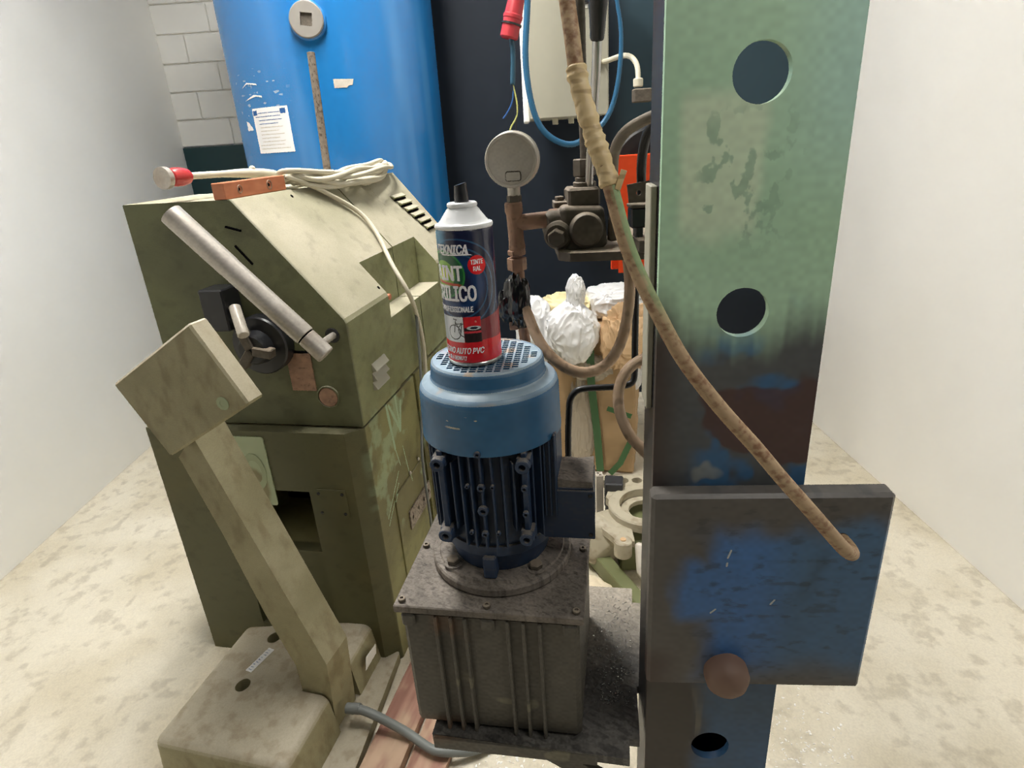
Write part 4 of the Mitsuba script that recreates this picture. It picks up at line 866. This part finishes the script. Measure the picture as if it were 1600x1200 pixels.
# orange bracket behind
ob_ = Polygon([(0, 0), (.034, -.012), (.075, -.012), (.075, -.008), (.036, -.008), (.003, .004)])
add('orange_bracket__channel', tr(prism(ob_, .20), mv(.207, 1.10, 1.06)), 'orange_paint', False)
add('orange_bracket__back', cbox(.05, .003, .10, .001, at=(.250, 1.135, 1.16)), 'orange_paint', False)
add('orange_bracket__post', cbox(.020, .020, .625, .002, at=(.335, 1.16, .627)), 'block_black', False)
add('orange_bracket__arm', cbox(.040, .008, .02, .001, at=(.310, 1.147, 1.14)), 'block_black', False)
tag('orange_bracket', 'bright orange folded steel bracket behind the hand valve', 'bracket')
wheel = lathe([(.055, -.014), (.075, -.014), (.085, -.006), (.085, .006), (.075, .014), (.055, .014), (.055, -.014)], 48)
add('orange_bracket__wheel', tr(wheel, rot([1, 0, 0], 90), mv(.31, 1.30, 1.225)), 'black_rubber', 30); add('orange_bracket__wheel__hub', tr(cyl(.056, .02, 32), rot([1, 0, 0], 90), mv(.31, 1.31, 1.225)), 'black_plastic'); 
add('orange_bracket__wheel__axle', tr(cyl(.012, .24, 20), rot([1, 0, 0], 90), mv(.31, 1.36, 1.225)), 'dusty_iron')
labels['orange_bracket__wheel'] = {'label': 'black rubber wheel'}

# ================================================================ packages behind the motor
cb = cbox(.165, .18, .305, .010, at=(.355, 2.36, .307)); cb = cb.subdivide().subdivide().subdivide().subdivide(); cv = np.asarray(cb.vertices); cv += (.022 * (meshkit.fbm(cv * 9, 3) - .5) + .018 * np.abs(meshkit.noise(cv * [14, 14, 9], 5) - .5))[:, None] * [1, 1, .4]; cv[:, 2] = np.maximum(cv[:, 2], .001); cb.vertices = cv
cb = tr(cb, mv(-.355, -2.36, 0), rot([0, 0, 1], -14), mv(.355, 2.36, 0))
def onbox(m): return tr(m, mv(0, -.186, 0), rot([0, 0, 1], -14), mv(.355, 2.36, 0))
add('cardboard_carton__box', cb, 'cardboard', 25)
def ribbon(pts, w, t=.0012):
    out = []
    for a, b in zip(pts[:-1], pts[1:]):
        d = np.array(b) - a; Ln = math.hypot(*d); m = trimesh.creation.box((w, t, Ln + w * .12)); m = tr(m, rot([0, 1, 0], math.degrees(math.atan2(d[0], d[1]))), mv((a[0] + b[0]) / 2, 0, (a[1] + b[1]) / 2)); out.append(m)
    return cat(out)
for pts, w in [([(-.010, .615), (-.005, .56), (-.002, .40), (.018, .20), (.030, .02)], .030), ([(.150, .16), (.11, .06), (.07, .01)], .024), ([(.06, .30), (.15, .27)], .020)]:
    k = add('cardboard_carton__packing_tape', onbox(tr(ribbon(pts, w), mv(0, -.012, 0))), 'tape_green', False); labels[k] = {'label': 'green packing tape'}
add('cardboard_carton__plastic_film', crumple((.270, 2.200, .22), (.055, .022, .19), .5, 3.0, 3, 5), 'plastic_film', 20)
add('cardboard_carton__plastic_film', crumple((.455, 2.19, .42), (.050, .03, .080), .35, 2.4, 4, 5), 'plastic_bag', 20)
add('cardboard_carton__plastic_film', crumple((.33, 2.195, .46), (.10, .03, .05), .5, 3.2, 6, 5), 'plastic_film', 20)
tag('cardboard_carton', 'brown carton with green packing tape and clear film behind the motor', 'carton')
bag = crumple((.232, 2.13, .628), (.092, .070, .116), .36, 2.3, 11, 5)
bv = np.asarray(bag.vertices).copy(); t_ = np.clip((bv[:, 2] - .70) / .05, 0, 1); bv[:, 0] = bv[:, 0] * (1 - .45 * t_) + .245 * .45 * t_; bag.vertices = bv
add('white_plastic_bag__body', bag, 'plastic_bag', 20)
add('white_plastic_bag__twisted_top', crumple((.248, 2.125, .775), (.032, .026, .062), .5, 2.6, 13, 4), 'plastic_bag', 20)
tag('white_plastic_bag', 'crumpled white plastic bag with a twisted top on the stacked packages', 'plastic bag')
add('pale_sack', crumple((.100, 2.26, .60), (.070, .075, .135), .28, 2.2, 21, 5, .8), 'paper_white', 20); tag('pale_sack', 'pale wrapped sack left of the crumpled white bag', 'sack')
add('yellow_sack', crumple((.232, 2.345, .666), (.095, .085, .052), .25, 2.4, 23, 5, .75), 'paper_yellow', 20); tag('yellow_sack', 'yellow-white paper sack behind the crumpled white bag', 'sack')
add('tan_wrapping_paper', crumple((.432, 2.120, .600), (.085, .036, .115), .5, 3.4, 27, 5, .8), 'paper_tan', 20); tag('tan_wrapping_paper', 'crumpled tan wrapping paper right of the white plastic bag', 'wrapping paper')
add('white_parcel', crumple((.430, 2.36, .675), (.110, .10, .062), .26, 2.4, 29, 5, .7), 'plastic_bag', 20); tag('white_parcel', 'white wrapped parcel on the right behind the brown hose', 'parcel')
bkb = cbox(.058, .10, .23, .01, at=(.102, 2.36, .232)); add('rear_carton', bkb, 'cardboard', False); tag('rear_carton', 'plain carton under the pale sack at the left of the stack', 'carton')

# ================================================================ castings on the floor behind the press
B_ = 'machine_casting'
rg = tm(mf(cyl(.120, .035, 64, .004)) - mf(cyl(.085, .06, 64, .001, at=(0, 0, -.01))))
add(B_ + '__ring', tr(rg, mv(.405, 1.66, .150)), 'cream_cast', 30)
add(B_ + '__inner_ring', tr(tm(mf(cyl(.082, .015, 48, .002)) - mf(cyl(.055, .05, 48, .001, at=(0, 0, -.01)))), mv(.405, 1.66, .145)), 'cream_cast', 30)
web_ = Polygon([(.27, 1.86), (.50, 1.83), (.50, 1.73), (.44, 1.775), (.36, 1.765), (.315, 1.72), (.30, 1.69), (.285, 1.72), (.315, 1.80)])
for c_2, r in [((.315, 1.805), .017), ((.362, 1.815), .018), ((.408, 1.81), .018), ((.452, 1.815), .017)]: web_ = web_.difference(Point(*c_2).buffer(r, 4))
add(B_ + '__web', tr(prism(web_, .03), mv(0, 0, .150)), 'cream_cast', False)
armc = m3.Manifold.batch_hull([m3.Manifold.sphere(r, 20).translate(q) for q, r in [((.235, 1.63, .13), .045), ((.235, 1.60, .06), .045), ((.30, 1.57, .14), .02), ((.285, 1.60, .06), .03)]])
add(B_ + '__arm', tm(armc), 'cream_cast', 40)
add(B_ + '__plate', tr(prism(Polygon([(.24, 1.66), (.30, 1.68), (.34, 1.58), (.335, 1.50), (.29, 1.50), (.25, 1.57)]), .022), mv(0, 0, .140)), 'cream_cast', False)
add(B_ + '__pivot_boss', cyl(.027, .055, 36, .003, at=(.300, 1.500, .115)), 'cream_cast')
add(B_ + '__pivot_boss__pin', cyl(.009, .004, 24, .001, at=(.300, 1.500, .1695)), 'paper_tan')
add(B_ + '__side_block', tm(m3.Manifold.batch_hull([m3.Manifold.sphere(.012, 14).translate(q) for q in [(.345, 1.49, .15), (.40, 1.46, .15), (.34, 1.44, .10), (.37, 1.38, .07), (.41, 1.38, .06), (.35, 1.47, .06)]])), 'gauge_metal', 30)
add(B_ + '__base_rail', tr(cbox(.022, .27, .030, .003), rot([0, 0, 1], 20), mv(.285, 1.465, .036)), 'green_iron', False)
add(B_ + '__base_frame', cbox(.10, .12, .055, .004, at=(.405, 1.68, .06)), 'green_iron', False)
tag(B_, 'cream coloured cast machine part with a round ring behind the press', 'machine part')
add('black_block__body', tr(cbox(.031, .030, .045, .004), rot([0, 0, 1], -12), mv(.322, 1.778, .164)), 'block_black', False)
add('black_block__stand', cbox(.026, .026, .059, .003, at=(.322, 1.778, .0595)), 'block_black', False)
tag('black_block', 'dark grey box-shaped block next to the cream casting', 'block')
pst = cat([tm(mf(tr(trimesh.creation.box((.024, .030, .22)), mv(.276, 1.80, .111))) - mf(cyl(.005, .05, 16, at=(.273, 1.807, .195))) - mf(cyl(.005, .05, 16, at=(.279, 1.794, .195))))])
add('short_post', pst, 'gauge_metal', False); tag('short_post', 'short pale square post with two holes beside the black block', 'post')
cl = trimesh.creation.icosphere(5, 1.0); cvv = np.asarray(cl.vertices).copy(); cvv *= (1 + .35 * (meshkit.fbm(cvv * 3, 4) - .5))[:, None]; cvv *= (.075, .13, .035); cvv[:, 2] = np.maximum(cvv[:, 2], -.022); cl.vertices = cvv
add('cream_rag', tr(cl, mv(.200, 1.38, .024)), 'cloth_cream', True); tag('cream_rag', 'crumpled cream rag on the floor behind the oil tank', 'rag')
# floor debris
ch_ = []
for cx, cy, n_, sp in [(-.08, .90, 110, .05), (-.02, .93, 90, .06), (.55, 1.0, 120, .06), (.62, .93, 60, .05), (.05, .86, 60, .05)]:
    for _ in range(n_):
        x, y = rng.normal(cx, sp), rng.normal(cy, sp); Ln = rng.uniform(.002, .007); m = trimesh.creation.box((Ln, Ln * rng.uniform(.2, .7), .0012)); m.apply_transform(rot([0, 0, 1], rng.uniform(0, 360))); m.apply_translation((x, y, .0007)); ch_.append(m)
k = add('floor_flakes', cat(ch_), 'wall_white', False); tag(k, 'white paint flakes lying on the pale floor', 'paint flakes', kind='stuff')
